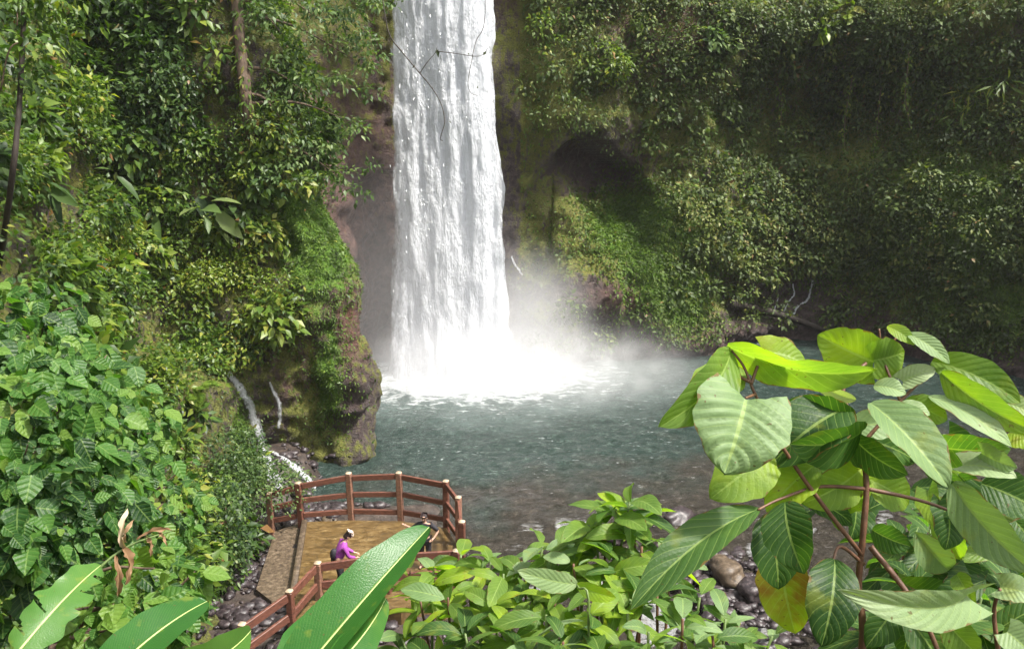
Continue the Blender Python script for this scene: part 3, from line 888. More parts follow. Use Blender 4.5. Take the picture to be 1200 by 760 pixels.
deckc = np.mean(DK, 0)
deck = thing("lookout_platform", "wet ochre flagstone lookout platform enclosed by the timber fence", "platform", (deckc[0], deckc[1], 0))
slab("deck_floor", DK, -0.9, DZ, M_DECK, deck)
slab("apron", [onz(*p, 0.3) for p in [(322, 622), (352, 612), (340, 700), (318, 704), (300, 690)]], -0.9, 0.30, M_STONE2, deck)
k = MB(); a, b = onz(357, 612, DZ), onz(343, 700, DZ)
k.bar(a + [0, 0, 0.05], b + [0, 0, 0.05], 0.16, 0.12)
k.build("kerb", M_STONE2, deck)


def fence(name, label, posts, rails, mat=M_WOOD):
    f = thing(name, label, "fence", posts[0][0])
    tops = []
    for b, h in posts:
        b = np.array(b); j = RNG.normal(0, 0.012, 2)
        m = MB(); m.bar(b + [0, 0, -0.35], b + [j[0], j[1], h], 0.17, 0.17, up=(0.2, 1, 0), bev=0.1)
        p = m.build("post", M_WOODOLD if RNG.random() < .4 else mat, f, smooth=False)
        m = MB(); m.bar(b + [j[0], j[1], h + 0.002], b + [j[0], j[1], h + 0.045], 0.165, 0.165, up=(0.2, 1, 0), bev=0.2)
        m.build("post_cap", M_WOODTOP, p)
    for i in range(len(posts) - 1):
        (b0, h0), (b1, h1) = posts[i], posts[i + 1]
        for fr, hh in rails:
            a = np.array(b0) + [0, 0, h0 * fr + RNG.normal(0, 0.01)]; c = np.array(b1) + [0, 0, h1 * fr + RNG.normal(0, 0.01)]
            dr = unit(c - a)
            m = MB(); m.bar(a + dr * 0.088, c - dr * 0.088, 0.075, hh, bev=0.12)
            m.build("rail", mat, f, smooth=False)
    return f


g = lambda px, py, z=DZ: onz(px, py, z)
fence("timber_fence", "three-rail red-brown timber fence curving round the pool side of the platform",
      [(g(318, 616, 0.35), 1.05), (g(353, 610), 1.22), (g(412, 607), 1.45), (g(470, 608), 1.50), (g(523, 617), 1.45), (g(538, 638), 1.45), (g(541, 668), 1.42)],
      [(0.92, 0.17), (0.54, 0.16), (0.16, 0.16)])
fence("timber_fence", "two-rail red-brown timber fence stepping down on the near side of the platform",
      [(g(536, 690), 1.1), (g(455, 694), 1.08), (g(374, 702), 1.0), (g(343, 741, 0.35), 1.1), (g(288, 782, 0.1), 1.1)],
      [(0.90, 0.21), (0.42, 0.20)])

# ------------------------------------------------------------------ people
def skin_arrays(verts, edges, rad, root=0, sub=2):
    me = bpy.data.meshes.new("skin_tmp")
    me.from_pydata([tuple(v) for v in verts], edges, [])
    o = bpy.data.objects.new("skin_tmp", me); COL.objects.link(o)
    md = o.modifiers.new("skin", 'SKIN')
    for i, r_ in enumerate(rad):
        sv_ = me.skin_vertices[0].data[i]
        sv_.radius = (r_, r_) if not isinstance(r_, tuple) else r_
        sv_.use_root = (i == root)
    md.use_smooth_shade = True
    sb = o.modifiers.new("sub", 'SUBSURF'); sb.levels = sub; sb.render_levels = sub
    dg = bpy.context.evaluated_depsgraph_get(); dg.update()
    ev = o.evaluated_get(dg); m2 = ev.to_mesh()
    V = np.array([v.co[:] for v in m2.vertices])
    T, Q = [], []
    for p in m2.polygons:
        f = list(p.vertices)
        if len(f) == 3: T.append(f)
        elif len(f) == 4: Q.append(f)
        else:
            for i in range(1, len(f) - 1): T.append([f[0], f[i], f[i+1]])
    ev.to_mesh_clear()
    bpy.data.objects.remove(o); bpy.data.meshes.remove(me)
    return V, T, Q


def chain_skin(chains, sub=2):
    """chains: list of lists of (point, radius); points that coincide are shared; the first point is the root"""
    vs__, rad, ed, key = [], [], [], {}
    for ch in chains:
        prev = None
        for p, r_ in ch:
            k_ = tuple(round(c_, 4) for c_ in p)
            if k_ not in key:
                key[k_] = len(vs__); vs__.append(p); rad.append(r_)
            i = key[k_]
            if prev is not None and (prev, i) not in ed: ed.append((prev, i))
            prev = i
    return skin_arrays(vs__, ed, rad, 0, sub)


def person(label, foot, yaw, J, dress, sc=1.0):
    """J: joint -> (x right, y forward, z up) in metres from the feet"""
    cy_, sy_ = math.cos(yaw), math.sin(yaw)
    W3 = lambda p: np.array([foot[0] + (p[0]*cy_ - p[1]*sy_)*sc, foot[1] + (p[0]*sy_ + p[1]*cy_)*sc, foot[2] + p[2]*sc])
    j = {k_: np.array(v, float) for k_, v in J.items()}
    root = thing("person", label, "person", foot)

    def mk(name, chains, mat, sub=2, parent=root):
        mbp = MB()
        for c_ in chains:
            V, T, Q = chain_skin(c_, sub)
            mbp.add(np.array([W3(v) for v in V]), T, Q)
        return mbp.build(name, mat, parent)
    hip, chest, neck, head = j['hip'], j['chest'], j['neck'], j['head']
    mid = (hip + chest) / 2
    hd = unit(head - neck); fw = unit(j['face'])
    body = [[(hip, .12), (mid, .125), (chest, .135), (neck, .052), (neck + hd*.06, .052), (head, .088), (head + hd*.07, .075)]]
    for s in ('l', 'r'):
        body.append([(hip, .12), (j['hipj'+s], .085), (j['knee'+s], .055), (j['ank'+s], .038), (j['toe'+s], .034)])
        body.append([(chest, .135), (j['sh'+s], .055), (j['el'+s], .040), (j['wr'+s], .027), (j['hand'+s], .034)])
    nose = [[(head + fw*.06 - hd*.005, .03), (head + fw*.108 - hd*.02, .014)]]
    ears = []
    rt = unit(np.cross(fw, hd))
    for q in (-1, 1): ears.append([(head + rt*.075*q, .018), (head + rt*.098*q, .016)])
    fingers = []
    for s in ('l', 'r'):
        hv = unit(j['hand'+s] - j['wr'+s]); sd = unit(np.cross(hv, [0.2, 0.3, 1]))
        cv = np.cross(sd, hv)
        for i, ln in enumerate((.062, .075, .080, .070)):
            o_ = j['hand'+s] + sd*(i - 1.5)*.019
            fingers.append([(o_, .010), (o_ + hv*ln*.55 - cv*.008, .009), (o_ + hv*ln - cv*.026, .007)])
        o_ = j['wr'+s]*.4 + j['hand'+s]*.6
        fingers.append([(o_ - sd*.02, .012), (o_ - sd*.05 + hv*.02, .010), (o_ - sd*.055 + hv*.05, .008)])
    mk("body", [body], M_SKIN)
    mk("face_and_hands", [nose] + [[e] for e in ears] + [[f] for f in fingers], M_SKIN, 1)
    for q in (-1, 1):
        mk("eye", [[[(head + fw*.078 + rt*.032*q + hd*.012, .012), (head + fw*.088 + rt*.032*q + hd*.012, .010)]]], M_BLACK, 1)
    top = [[(hip + (chest-hip)*.02, .158), (mid, .165), (chest, .180), (neck - (neck-chest)*.08, .098)]]
    for s in ('l', 'r'):
        sl = [(chest, .180), (j['sh'+s], .078), (j['el'+s], .060)]
        if dress['sleeve'] > 1: sl.append((j['el'+s]*.12 + j['wr'+s]*.88, .046))
        top.append(sl)
    mk("jacket" if dress['sleeve'] > 1 else "shirt", [top], dress['top'])
    trs = []
    for s in ('l', 'r'):
        trs.append([(hip, .148), (j['hipj'+s], .108), (j['knee'+s], .080), (j['ank'+s] + [0, 0, .05], .062)])
    mk("trousers", [trs], dress['legs'])
    for s in ('l', 'r'):
        mk("shoe", [[[(j['ank'+s] + [0, 0, -.03], .048), (j['toe'+s], .040)]]], M_SHOE, 1)
    mk("hair", [[[(head + hd*.03 - fw*.03, .092), (head + hd*.075 - fw*.012, .078)], [(head + hd*.03 - fw*.03, .092), (head - hd*.08 - fw*.055, .055)]]], M_HAIR)
    if dress.get('cap'):
        c_ = mk("cap", [[[(head + hd*.075, .090), (head + hd*.12, .07)], [(head + hd*.075, .090), (head + hd*.07 + fw*.15, .045)]]], dress['cap'])
    if dress.get('bag'):
        bk = mid - fw*.0 + np.array([0, -.17, .02])
        mk("backpack", [[[(bk + [0, 0, -.16], .10), (bk, .125), (bk + [0, .05, .17], .095)]]], dress['bag'])
    return root


foot1 = onz(400, 689, DZ); foot1[2] = DZ
person("person in purple jacket and pale cap bending towards the near fence", foot1, R(-70), dict(
    hip=(0, -.08, .88), chest=(0, .09, 1.28), neck=(0, .17, 1.44), head=(0, .25, 1.57), face=(0.1, .85, -.45),
    hipjl=(-.10, -.08, .84), hipjr=(.10, -.06, .84), kneel=(-.12, .06, .47), kneer=(.12, -.02, .46), ankl=(-.12, -.05, .08), ankr=(.12, -.16, .08), toel=(-.13, .10, .035), toer=(.13, -.01, .035),
    shl=(-.19, .12, 1.34), shr=(.19, .12, 1.34), ell=(-.22, .24, 1.07), elr=(.23, .22, 1.06), wrl=(-.14, .44, .96), wrr=(.13, .44, .94), handl=(-.12, .51, .94), handr=(.10, .51, .92)),
    dict(top=M_PURPLE, sleeve=2, legs=M_BLACK, cap=M_CAP, bag=M_BLACK), 0.92)
foot2 = onz(499, 665, DZ); foot2[2] = DZ
person("dark-haired person in black clothes standing with arms out behind the long green leaf", foot2, R(170), dict(
    hip=(0, 0, .94), chest=(0, .01, 1.32), neck=(0, .01, 1.48), head=(0, .03, 1.62), face=(0, 1, -.1),
    hipjl=(-.10, 0, .90), hipjr=(.10, 0, .90), kneel=(-.11, .03, .49), kneer=(.12, .02, .49), ankl=(-.12, -.02, .08), ankr=(.13, -.02, .08), toel=(-.14, .13, .035), toer=(.15, .13, .035),
    shl=(-.19, 0, 1.40), shr=(.19, 0, 1.40), ell=(-.40, -.04, 1.22), elr=(.40, -.04, 1.22), wrl=(-.30, .12, 1.05), wrr=(.52, .10, 1.36), handl=(-.24, .18, 1.02), handr=(.57, .14, 1.42)),
    dict(top=M_BLACK, sleeve=1, legs=M_BLACK), 0.92)

# ------------------------------------------------------------------ stones of the stream bed
def stone_mesh(mb, c, r_, rng, sq=0.6, sub=2):
    bm = bmesh.new(); bmesh.ops.create_icosphere(bm, subdivisions=sub, radius=1.0)
    V = np.array([v.co[:] for v in bm.verts]); F = [[v.index for v in f.verts] for f in bm.faces]; bm.free()
    s_ = rng.uniform(0, 100, 3)
    V = V * (1 + 0.55 * fbm(V + s_, 1.1, 3, 3)[:, None] + 0.22 * fbm(V + s_, 3.0, 2, 4)[:, None])
    an = rng.uniform(0, 6.28); V = V * np.array([1.25, 0.9, sq])
    V = np.stack([V[:, 0]*math.cos(an) - V[:, 1]*math.sin(an), V[:, 0]*math.sin(an) + V[:, 1]*math.cos(an), V[:, 2]], -1)
    mb.add(np.asarray(c) + V * r_, F, None)


r4 = np.random.default_rng(404)
mb = MB()
for px, py, sx, sy, n in [(300, 690, 45, 45, 420), (330, 660, 20, 40, 120), (385, 592, 40, 12, 200), (365, 565, 22, 16, 120), (690, 628, 90, 12, 80), (790, 620, 30, 25, 160), (860, 670, 35, 35, 300), (620, 640, 60, 14, 50), (930, 720, 30, 30, 60), (480, 740, 60, 25, 60)]:
    for _ in range(n):
        q = onz(px + r4.normal(0, sx), py + r4.normal(0, sy), 0.1)
        if DK[9][0] + 0.2 < q[0] < DK[5][0] and 20.8 < q[1] < 25.2: continue
        z_ = float(ground_z(q[0], q[1]))
        lc, _n = hit(*project(q)[:2])
        if lc is not None and lc[1] < q[1] and lc[2] > z_ - 1: z_ = max(z_, float(lc[2])); q[:2] = lc[:2]
        stone_mesh(mb, (q[0], q[1], max(z_, -0.25) + 0.03), 0.045 + 0.17 * r4.random() ** 2.2, r4)
tag(mb.build("riverbed_stones", M_STONE), "dark wet cobbles lying along the stream bed and pool edge", "stones", kind="stuff")
for px, py, r_, mat, lab in [
        (852, 668, 0.55, M_STONE2, "brown flat-topped boulder in the white rapids beyond the drooping long leaf"),
        (884, 690, 0.42, M_STONE, "dark wet boulder beside the brown one in the rapids"),
        (795, 606, 0.50, M_STONE, "dark boulder at the shallow end of the pool where white water starts"),
        (715, 628, 0.38, M_STONE, "low dark rock breaking the shallows behind the leafy shrubs"),
        (386, 611, 0.30, M_STONE2, "pale rounded stone outside the fence below its second post"),
        (345, 640, 0.28, M_STONE, "small grey stone wedged against the platform apron")]:
    q = onz(px, py, 0.0)
    m = MB(); stone_mesh(m, (q[0], q[1], 0.02), r_, r4, 0.6, 3)
    tag(m.build("boulder", mat, loc=(q[0], q[1], -0.1)), lab, "boulder")

# ------------------------------------------------------------------ little side streams
GB = BVHTree.FromPolygons([Vector(p) for p in GV], [tuple(int(i) for i in q) for q in GQ])


def hit2(px, py):
    l, nn2 = hit(px, py)
    dvec = Vector(ray(px, py)).normalized()
    l2, n2, i, ds = GB.ray_cast(Vector((0, 0, CH)) + dvec * 18, dvec)
    if l2 is not None and (l is None or np.linalg.norm(np.array(l2) - [0, 0, CH]) < np.linalg.norm(l - [0, 0, CH])):
        n2 = np.array(n2); n2 = n2 if n2[2] > 0 else -n2
        return np.array(l2), n2
    return l, nn2


def stream_ribbon(name, path, wid, mat, parent, off=0.10, seed=0, n=40):
    pts = curve_pts(np.array([[*p, 0] for p in path], float), n)[:, :2]
    Pp, Np = [], []
    for p in pts:
        l, nn2 = hit2(*p)
        if l is None or (Pp and np.linalg.norm(l - Pp[-1]) > 2.5): continue
        Pp.append(l); Np.append(nn2)
    Pp = np.array(Pp); Np = np.array(Np)
    for _ in range(3): Pp[1:-1] = (Pp[:-2] + Pp[1:-1] * 2 + Pp[2:]) / 4
    Np = unit(Np + np.mean(Np, 0))
    tg = unit(np.gradient(Pp, axis=0)); sd = unit(np.cross(tg, Np))
    ws = np.interp(np.linspace(0, 1, len(Pp)), np.linspace(0, 1, len(wid)), wid)
    us_ = np.linspace(-1, 1, 9)
    V = Pp[:, None] + sd[:, None] * (us_[None, :, None] * ws[:, None, None]) + Np[:, None] * (off*.7 + 0.04 * (1 - us_**2))[None, :, None]
    V = V + 0.06 * np.stack([fbm(V, 2.5, 3, seed), fbm(V, 2.5, 3, seed+1), fbm(V, 2.5, 3, seed+2)], -1)
    i = np.arange(V.shape[0]*9).reshape(-1, 9)
    Q = np.stack([i[:-1, :-1], i[1:, :-1], i[1:, 1:], i[:-1, 1:]], -1).reshape(-1, 4)
    core = np.broadcast_to(0.62 - 0.55 * np.abs(us_)**1.5, V.shape[:2])
    return mesh_np(name, V.reshape(-1, 3), Q, mat, parent, attrs={"core": core.ravel()})


M_CASC = fall_material("cascade_water", 0.15, 0.0, 5, 3.0)
l0, _ = hit(300, 500)
cas = thing("side_cascade", None, None, l0); tag(cas, kind="structure")
stream_ribbon("water_ribbon", [(266, 436), (280, 455), (292, 478), (302, 505), (308, 530), (316, 553), (326, 572)], [0.18, 0.26, 0.30, 0.34, 0.36, 0.40], M_CASC, cas, 0.12, 3)
stream_ribbon("water_ribbon", [(316, 446), (324, 462), (329, 480), (328, 500)], [0.06, 0.12, 0.13, 0.08], M_CASC, cas, 0.10, 5)
stream_ribbon("water_ribbon", [(318, 530), (335, 542), (352, 556), (368, 572)], [0.14, 0.2, 0.26, 0.3], M_CASC, cas, 0.10, 6)
l0, _ = hit(930, 345)
cas = thing("cliff_trickle", None, None, l0); tag(cas, kind="structure")
M_TRIK = fall_material("trickle_water", 0.20, 0.0, 6, 2.6)
stream_ribbon("water_ribbon", [(952, 328), (949, 343), (945, 353), (936, 357), (929, 368)], [0.09, 0.10, 0.10, 0.09, 0.12], M_TRIK, cas, 0.12, 7)
stream_ribbon("water_ribbon", [(929, 332), (929, 346), (923, 356), (917, 365)], [0.06, 0.09, 0.08, 0.08], M_TRIK, cas, 0.12, 8)
stream_ribbon("water_ribbon", [(911, 350), (908, 358), (906, 364)], [0.04, 0.06, 0.06], M_TRIK, cas, 0.12, 9)
# spill at the right flank of the fall
stream_ribbon("water_ribbon", [(600, 300), (606, 312), (613, 322)], [0.06, 0.12, 0.08], M_TRIK, fall, 0.15, 10)
lp = []
for px, py in [(850, 362), (880, 366), (905, 372), (935, 379), (968, 388)]:
    l, nn2 = hit(px, py); lp.append(l + nn2 * 0.45)
m = MB(); m.tube(curve_pts(lp, 22), np.linspace(0.26, 0.15, 22), 9, 0.08)
lg = m.build("fallen_log", M_BARKDARK, loc=lp[2])
tag(lg, "dark fallen log lying at the water's edge below the thin trickles", "log")

# ------------------------------------------------------------------ plants on the banks that can be told apart
def bank_plant(name, label, cat, px, py, r_, n, leaf, mat, seed, sub=7, tint=0.5, aspect=0.5, spread=(1, 1, 1), lift=0.3, rich=False, hang=0.5, group=None, wild=0.4, stems=4, cr=(0.35, 0.6), wallpx=None):
    rng = np.random.default_rng(seed)
    l, nn2 = hit(px, py)
    if l is None: return None
    base_ = l - nn2 * 0.2
    t = thing(name, label, cat, base_, group)
    cen = l + nn2 * r_ * lift + np.array([0, 0, 0.1 * r_])
    if wallpx:
        hs_ = [hit(px + rng.normal(0, wallpx[0]), py + rng.normal(0, wallpx[1])) for _ in range(sub)]
        C = np.array([h[0] + h[1] * .12 for h in hs_ if h[0] is not None and np.linalg.norm(h[0] - l) < 5.5]); sub = len(C)
    offs = rng.normal(size=(sub, 3)); offs = unit(offs) * rng.uniform(0.2, 0.85, (sub, 1)) * r_ * np.array(spread)
    C = C if wallpx else cen + offs
    q = clumps(C, rng.uniform(*cr, sub) * r_, np.tile(nn2, (sub, 1)), n / sub, leaf, rng, tint0=tint, aspect=aspect, hang=hang, wild=wild, cvar=0.10)
    emit("foliage", [q], mat, None, None, None, parent=t, rich=rich)
    m = MB()
    for i in range(min(stems, sub)):
        m.tube(curve_pts([base_, (base_ + C[i]) / 2 + rng.normal(0, 0.08, 3) * r_ + [0, 0, 0.1 * r_], C[i]], 8), np.linspace(0.035, 0.01, 8) * max(0.6, r_), 6)
    m.build("stem", M_BARK, t)
    return t


bank_plant("shrub", "yellow-green fine-leaved shrub crowning the mossy bluff above the side cascade", "shrub", 292, 328, 1.5, 1500, 0.14, M_YEL, 1, 9, 0.55)
bank_plant("shrub", "pale yellow shrub on the brow of the bluff facing the waterfall", "shrub", 262, 282, 1.0, 800, 0.13, M_YEL, 2, 6, 0.62)
bank_plant("bush", "dense dark green bush at the foot of the bank beside the fence end", "bush", 262, 592, 2.0, 5200, 0.11, M_COOL, 3, 16, 0.46, aspect=0.6, spread=(0.9, 0.9, 1.05))
bank_plant("bush", "rounded small-leaved bush below the side cascade, above the stony stream edge", "bush", 250, 655, 1.3, 1800, 0.13, M_COOL, 4, 8, 0.38, aspect=0.6)
bank_plant("shrub", "glossy mid-green shrub in front of the dark hollow in the bank", "shrub", 185, 335, 1.4, 900, 0.20, M_LEAF, 5, 8, 0.60, 0.55)
bank_plant("shrub", "bright green shrub just under the withered banana leaf tip", "shrub", 185, 655, 0.9, 650, 0.13, M_YEL, 6, 7, 0.45)
bank_plant("shrub", "shrub tinged with orange dying leaves beside the mossy trunk", "shrub", 295, 195, 1.0, 620, 0.15, M_YEL, 7, 6, 0.72)
bank_plant("large_leaved_plant", "plant with a few huge pale paddle leaves above the yellow-green shrub", "plant", 255, 245, 1.2, 26, 1.0, M_COOL, 8, 4, 0.62, 0.42, rich=True, hang=0.7, stems=4)
bank_plant("large_leaved_plant", "plant with long pale strap leaves on the shaded upper slope", "plant", 145, 235, 1.1, 24, 0.95, M_COOL, 9, 4, 0.72, 0.30, rich=True, hang=0.6)
bank_plant("large_leaved_plant", "grey-green paddle-leaved plant hanging beside the thin dark tree", "plant", 30, 235, 0.9, 22, 0.8, M_COOL, 10, 4, 0.60, 0.35, rich=True, hang=0.9)
bank_plant("shrub", "shrub with large whitish upper leaves at the top of the shaded slope", "shrub", 110, 30, 1.2, 110, 0.48, M_COOL, 12, 6, 0.80, 0.6, rich=True, hang=0.3)
bank_plant("shrub", "dark glossy shrub halfway up the shaded slope", "shrub", 165, 130, 1.6, 900, 0.22, M_COOL, 13, 8, 0.40)
bank_plant("shrub", "leafy green shrub between the dark tree and the strap-leaved plant", "shrub", 80, 150, 1.4, 700, 0.22, M_LEAF, 14, 8, 0.55)
bank_plant("shrub", "olive shrub on the mossy slope edge nearest the falling water", "shrub", 300, 228, .9, 700, 0.15, M_LEAF, 15, 6, 0.66)
bank_plant("shrub", "tangled brown-tinged shrub overhanging the start of the side cascade", "shrub", 245, 410, 0.9, 420, 0.15, M_LEAF, 16, 6, 0.72)
# far wall
bank_plant("shrub", "pale-leaved shrub leaning out of the upper cliff above the cave", "shrub", 832, 58, 1.3, 260, 0.34, M_COOL, 21, 6, 0.72, 0.55, rich=True)
bank_plant("shrub", "yellowish large-leaved shrub high on the cliff over the dark overhang", "shrub", 968, 28, 1.2, 120, 0.50, M_YEL, 22, 5, 0.50, 0.55, rich=True)
bank_plant("shrub", "green leafy clump spread over the cliff between the mossy mound and the trickles", "shrub", 870, 258, 2.0, 480, 0.25, M_LEAF, 23, 34, 0.42, 0.6, cr=(.14, .36), wallpx=(42, 32))
bank_plant("shrub", "leafy clump growing low on the cliff beside the bright mossy mound", "shrub", 818, 332, 1.4, 220, 0.25, M_LEAF, 24, 14, 0.46, 0.6, cr=(.16, .4), wallpx=(22, 20))
bank_plant("shrub", "speckled pale green shrub on the mossy cliff above the cave mouth", "shrub", 690, 85, 1.5, 520, 0.24, M_YEL, 25, 7, 0.36, 0.55)
bank_plant("shrub", "loose green shrub on the cliff beside the lip of the waterfall", "shrub", 640, 40, 1.2, 330, 0.22, M_LEAF, 26, 6, 0.52)
bank_plant("shrub", "small lit sprig growing out of the dark overhang", "shrub", 1000, 125, 0.7, 70, 0.32, M_YEL, 27, 4, 0.42, rich=True)
bank_plant("palm_sapling", "bright green fan-leaved sapling on the far upper cliff", "sapling", 1165, 112, 1.0, 46, 0.75, M_LEAF, 28, 3, 0.72, 0.14, hang=0.8, wild=0.6)
bank_plant("shrub", "dark spreading shrub under the overhang above the leafy clump", "shrub", 930, 175, 1.6, 480, 0.26, M_RIGHT, 29, 7, 0.60)
bank_plant("shrub", "strap-leaved tuft on the rim of the mossy curtain beneath the overhang", "shrub", 1130, 145, 1.3, 120, 0.6, M_LEAF, 30, 6, 0.66, 0.13, hang=0.7)

# hanging vines under the overhang
for i, (px, py, ln, lab) in enumerate([
        (905, 95, 2.6, "vine hanging at the waterfall end of the dark overhang"),
        (1000, 80, 4.2, "long leafy vine hanging in front of the dark overhang below the yellowish shrub"),
        (1036, 95, 3.4, "vine hanging straight down beside the longest leafy one"),
        (1085, 110, 3.0, "short vine dangling over the strap-leaved tuft"),
        (1058, 60, 3.6, "bare-stemmed vine dropping between the two straight vines and the tuft")]):
    rng = np.random.default_rng(500 + i)
    l, nn2 = hit(px, py)
    l = l + nn2 * 0.9
    t = thing("hanging_vine", lab, "vine", l)
    pts = curve_pts([l - nn2 * 0.9 + [0, 0, 0.3], l, l + [rng.normal(0, .15), rng.normal(0, .1), -ln*.5], l + [rng.normal(0, .25), rng.normal(0, .15), -ln]], 26)
    m = MB(); m.tube(pts, np.linspace(0.035, 0.015, 26), 6); m.build("stem", M_BARK, t)
    k_ = rng.integers(4, 26, 110)
    pp = pts[k_] + rng.normal(0, 0.10, (110, 3))
    q = (pp, unit(rng.normal(0, 0.7, (110, 3)) + [0, 0, -1]), unit(nn2 + [0, 0, .6] + rng.normal(0, .4, (110, 3))), rng.uniform(.12, .28, 110), rng.uniform(.06, .13, 110), np.clip(rng.normal(.6, .2, 110), .05, .92))
    emit("foliage", [q], M_LEAF, None, None, None, parent=t)

# fern by the cascade
for i, (px, py, ln, lab) in enumerate([(228, 470, 1.1, "green fern arching beside the top of the side cascade"), (222, 520, 0.9, "feathery fern on the ochre mossy face under the arching one")]):
    rng = np.random.default_rng(600 + i)
    l, nn2 = hit(px, py)
    t = thing("fern", lab, "fern", l)
    for k_ in range(7):
        an = rng.uniform(-1.3, 1.3)
        sd = unit(np.cross(nn2, [0, 0, 1]))
        dr = unit(nn2 * 0.8 + sd * math.sin(an) * 1.2 + np.array([0, 0, 0.9 * math.cos(an)]))
        pts = curve_pts([l, l + dr*ln*.5 + [0, 0, .12], l + dr*ln + [0, 0, -.25*ln]], 22)
        tg = unit(np.gradient(pts, axis=0)); sdv = unit(np.cross(tg, [0, 0, 1.0]))
        PP, DD, NN, LL = [], [], [], []
        for a in range(2, 22):
            for s_ in (-1, 1):
                PP.append(pts[a]); DD.append(sdv[a]*s_ + tg[a]*.45); NN.append([0, 0, 1]); LL.append(.26*ln*math.sin(math.pi*(a/22)**.7*.95 + .12)+.02)
        LL = np.array(LL)
        q = (np.array(PP), np.array(DD), np.array(NN, float), LL, LL*.28, np.clip(rng.normal(.6, .08, len(LL)), 0, .9))
        emit("frond", [q], M_LEAF, None, None, None, parent=t)

# tree beside the fall: mossy trunk, crown hanging towards the water
def tree(label, trunk_px, t_off, r0, r1_, blobs, leaf, mat, seed, tint, per, extra=()):
    rng = np.random.default_rng(seed)
    l, nn2 = hit(*trunk_px[0])
    tt_ = project(l)[2] - t_off
    pts = [l - nn2 * 0.3] + [at(px, py, tt_) for px, py in trunk_px[1:]]
    t = thing("tree", label, "tree", pts[0])
    cp = curve_pts(pts, 30)
    m = MB(); m.tube(cp, np.linspace(r0, r1_, 30), 12, 0.07)
    m.build("trunk", M_BARK if r0 > 0.15 else M_BARKDARK, t)
    if r0 > 0.15:
        k_ = rng.integers(0, 30, 900); dr = unit(rng.normal(size=(900, 3)))
        dr[:, 2] *= .2; dr = unit(dr)
        q = (cp[k_] + dr * r0 * .85 + rng.normal(0, .05, (900, 3)), unit(dr * .6 + [0, 0, -.9] + rng.normal(0, .4, (900, 3))), unit(dr + [0, 0, .5]), rng.uniform(.12, .34, 900), rng.uniform(.04, .12, 900), np.clip(rng.normal(.62, .25, 900), 0, 1))
        emit("moss", [q], M_MOSS, None, None, None, parent=t)
    C = np.array([at(px, py, tt_ + dt) for px, py, dt, rr in blobs]); rr = np.array([b[3] for b in blobs])
    m = MB()
    for c_ in C:
        k_ = np.argmin(np.linalg.norm(cp - c_, axis=1)); k_ = min(29, k_ + 3)
        m.tube(curve_pts([cp[k_], (cp[k_] + c_)/2 + [0, 0, .3], c_], 10), np.linspace(r1_*.5, .015, 10), 6)
    m.build("branch", M_BARK, t)
    CC = np.concatenate([c_ + rng.normal(0, 0.45, (7, 3)) * r_ for c_, r_ in zip(C, rr)])
    RR = np.repeat(rr, 7) * rng.uniform(.35, .6, len(C)*7)
    q = clumps(CC, RR, np.tile(unit(nn2 + [0, 0, .4]), (len(CC), 1)), per, leaf, rng, tint0=tint, hang=0.9, wild=.5, cvar=.12, aspect=0.45)
    emit("crown", [q], mat, None, None, None, parent=t)
    return t


tree("tree with mossy brown trunk whose pale drooping crown hangs beside the waterfall", [(296, 215), (290, 130), (281, 50), (274, -60), (270, -160)], 1.6, 0.24, 0.15,
     [(330, 40, .3, 1.5), (385, 30, 1.0, 1.5), (415, 70, 2.2, 1.1), (360, 110, .8, 1.6), (405, 140, 1.8, 1.3), (350, 180, .8, 1.3), (395, 205, 1.8, 1.0), (300, -60, 0, 1.6), (420, -20, 2.0, 1.2), (425, 10, 2.5, .9), (330, 140, .3, 1.2)], 0.21, M_COOL, 701, 0.60, 62)
tree("thin dark-stemmed tree leaning up the slope at the picture's edge", [(8, 330), (14, 210), (24, 100), (30, -50), (32, -130)], 2.2, 0.06, 0.035,
     [(60, -30, 0, .9), (20, 30, -.4, .8), (75, 15, .2, .7), (0, 110, 0, .8), (100, -40, .5, 1.0)], 0.2, M_LEAF, 702, 0.45, 34)

# bare twigs hanging in front of the fall from a limb above
bt = 14.0
root = thing("overhanging_branch", "bare thin branch dangling in front of the upper waterfall", "branch", at(250, -95, bt))
m = MB(); m.tube(curve_pts([at(-420, 60, 15.5), at(-150, -60, bt), at(250, -95, bt), at(450, -80, bt), at(640, -60, bt)], 40), np.linspace(0.12, 0.03, 40), 9, 0.05)
m.build("limb", M_BARKDARK, root)
for path, r_ in [([(436, -82), (450, 10), (457, 42), (472, 62), (492, 86), (506, 103), (517, 122), (521, 142), (518, 155), (516, 163), (519, 165)], .012),
                 ([(492, 86), (500, 74), (510, 62), (512, 56)], .008), ([(512, 60), (535, 63), (556, 66), (566, 64), (572, 56)], .007),
                 ([(560, -70), (568, -10), (567, 30), (558, 48), (553, 70), (549, 92), (549, 103), (553, 110), (560, 112)], .007)]:
    m = MB(); m.tube(curve_pts([at(*p, bt) for p in path], 40), np.linspace(r_, r_*.5, 40), 6)
    m.build("twig", M_BARKDARK, root)
for px, py, dx, dy, ln in [(512, 58, 2, 8, .13), (566, 65, 6, -8, .10), (510, 62, 6, -6, .08), (486, 76, -4, 6, .07), (526, 142, 3, 2, .05), (559, 104, 1, -3, .05), (548, 62, 4, 4, .05)]:
    a = at(px, py, bt); b = at(px + dx, py + dy, bt)
    q = (a[None], (b - a)[None], np.array([[0.3, -.8, .5]]), np.array([ln]), np.array([ln*.5]), np.array([0.1]))
    emit("leaf", [q], M_RIGHT, None, None, None, parent=root)

# ------------------------------------------------------------------ near plants, leaf by leaf
CAM = np.array([0, 0, CH])


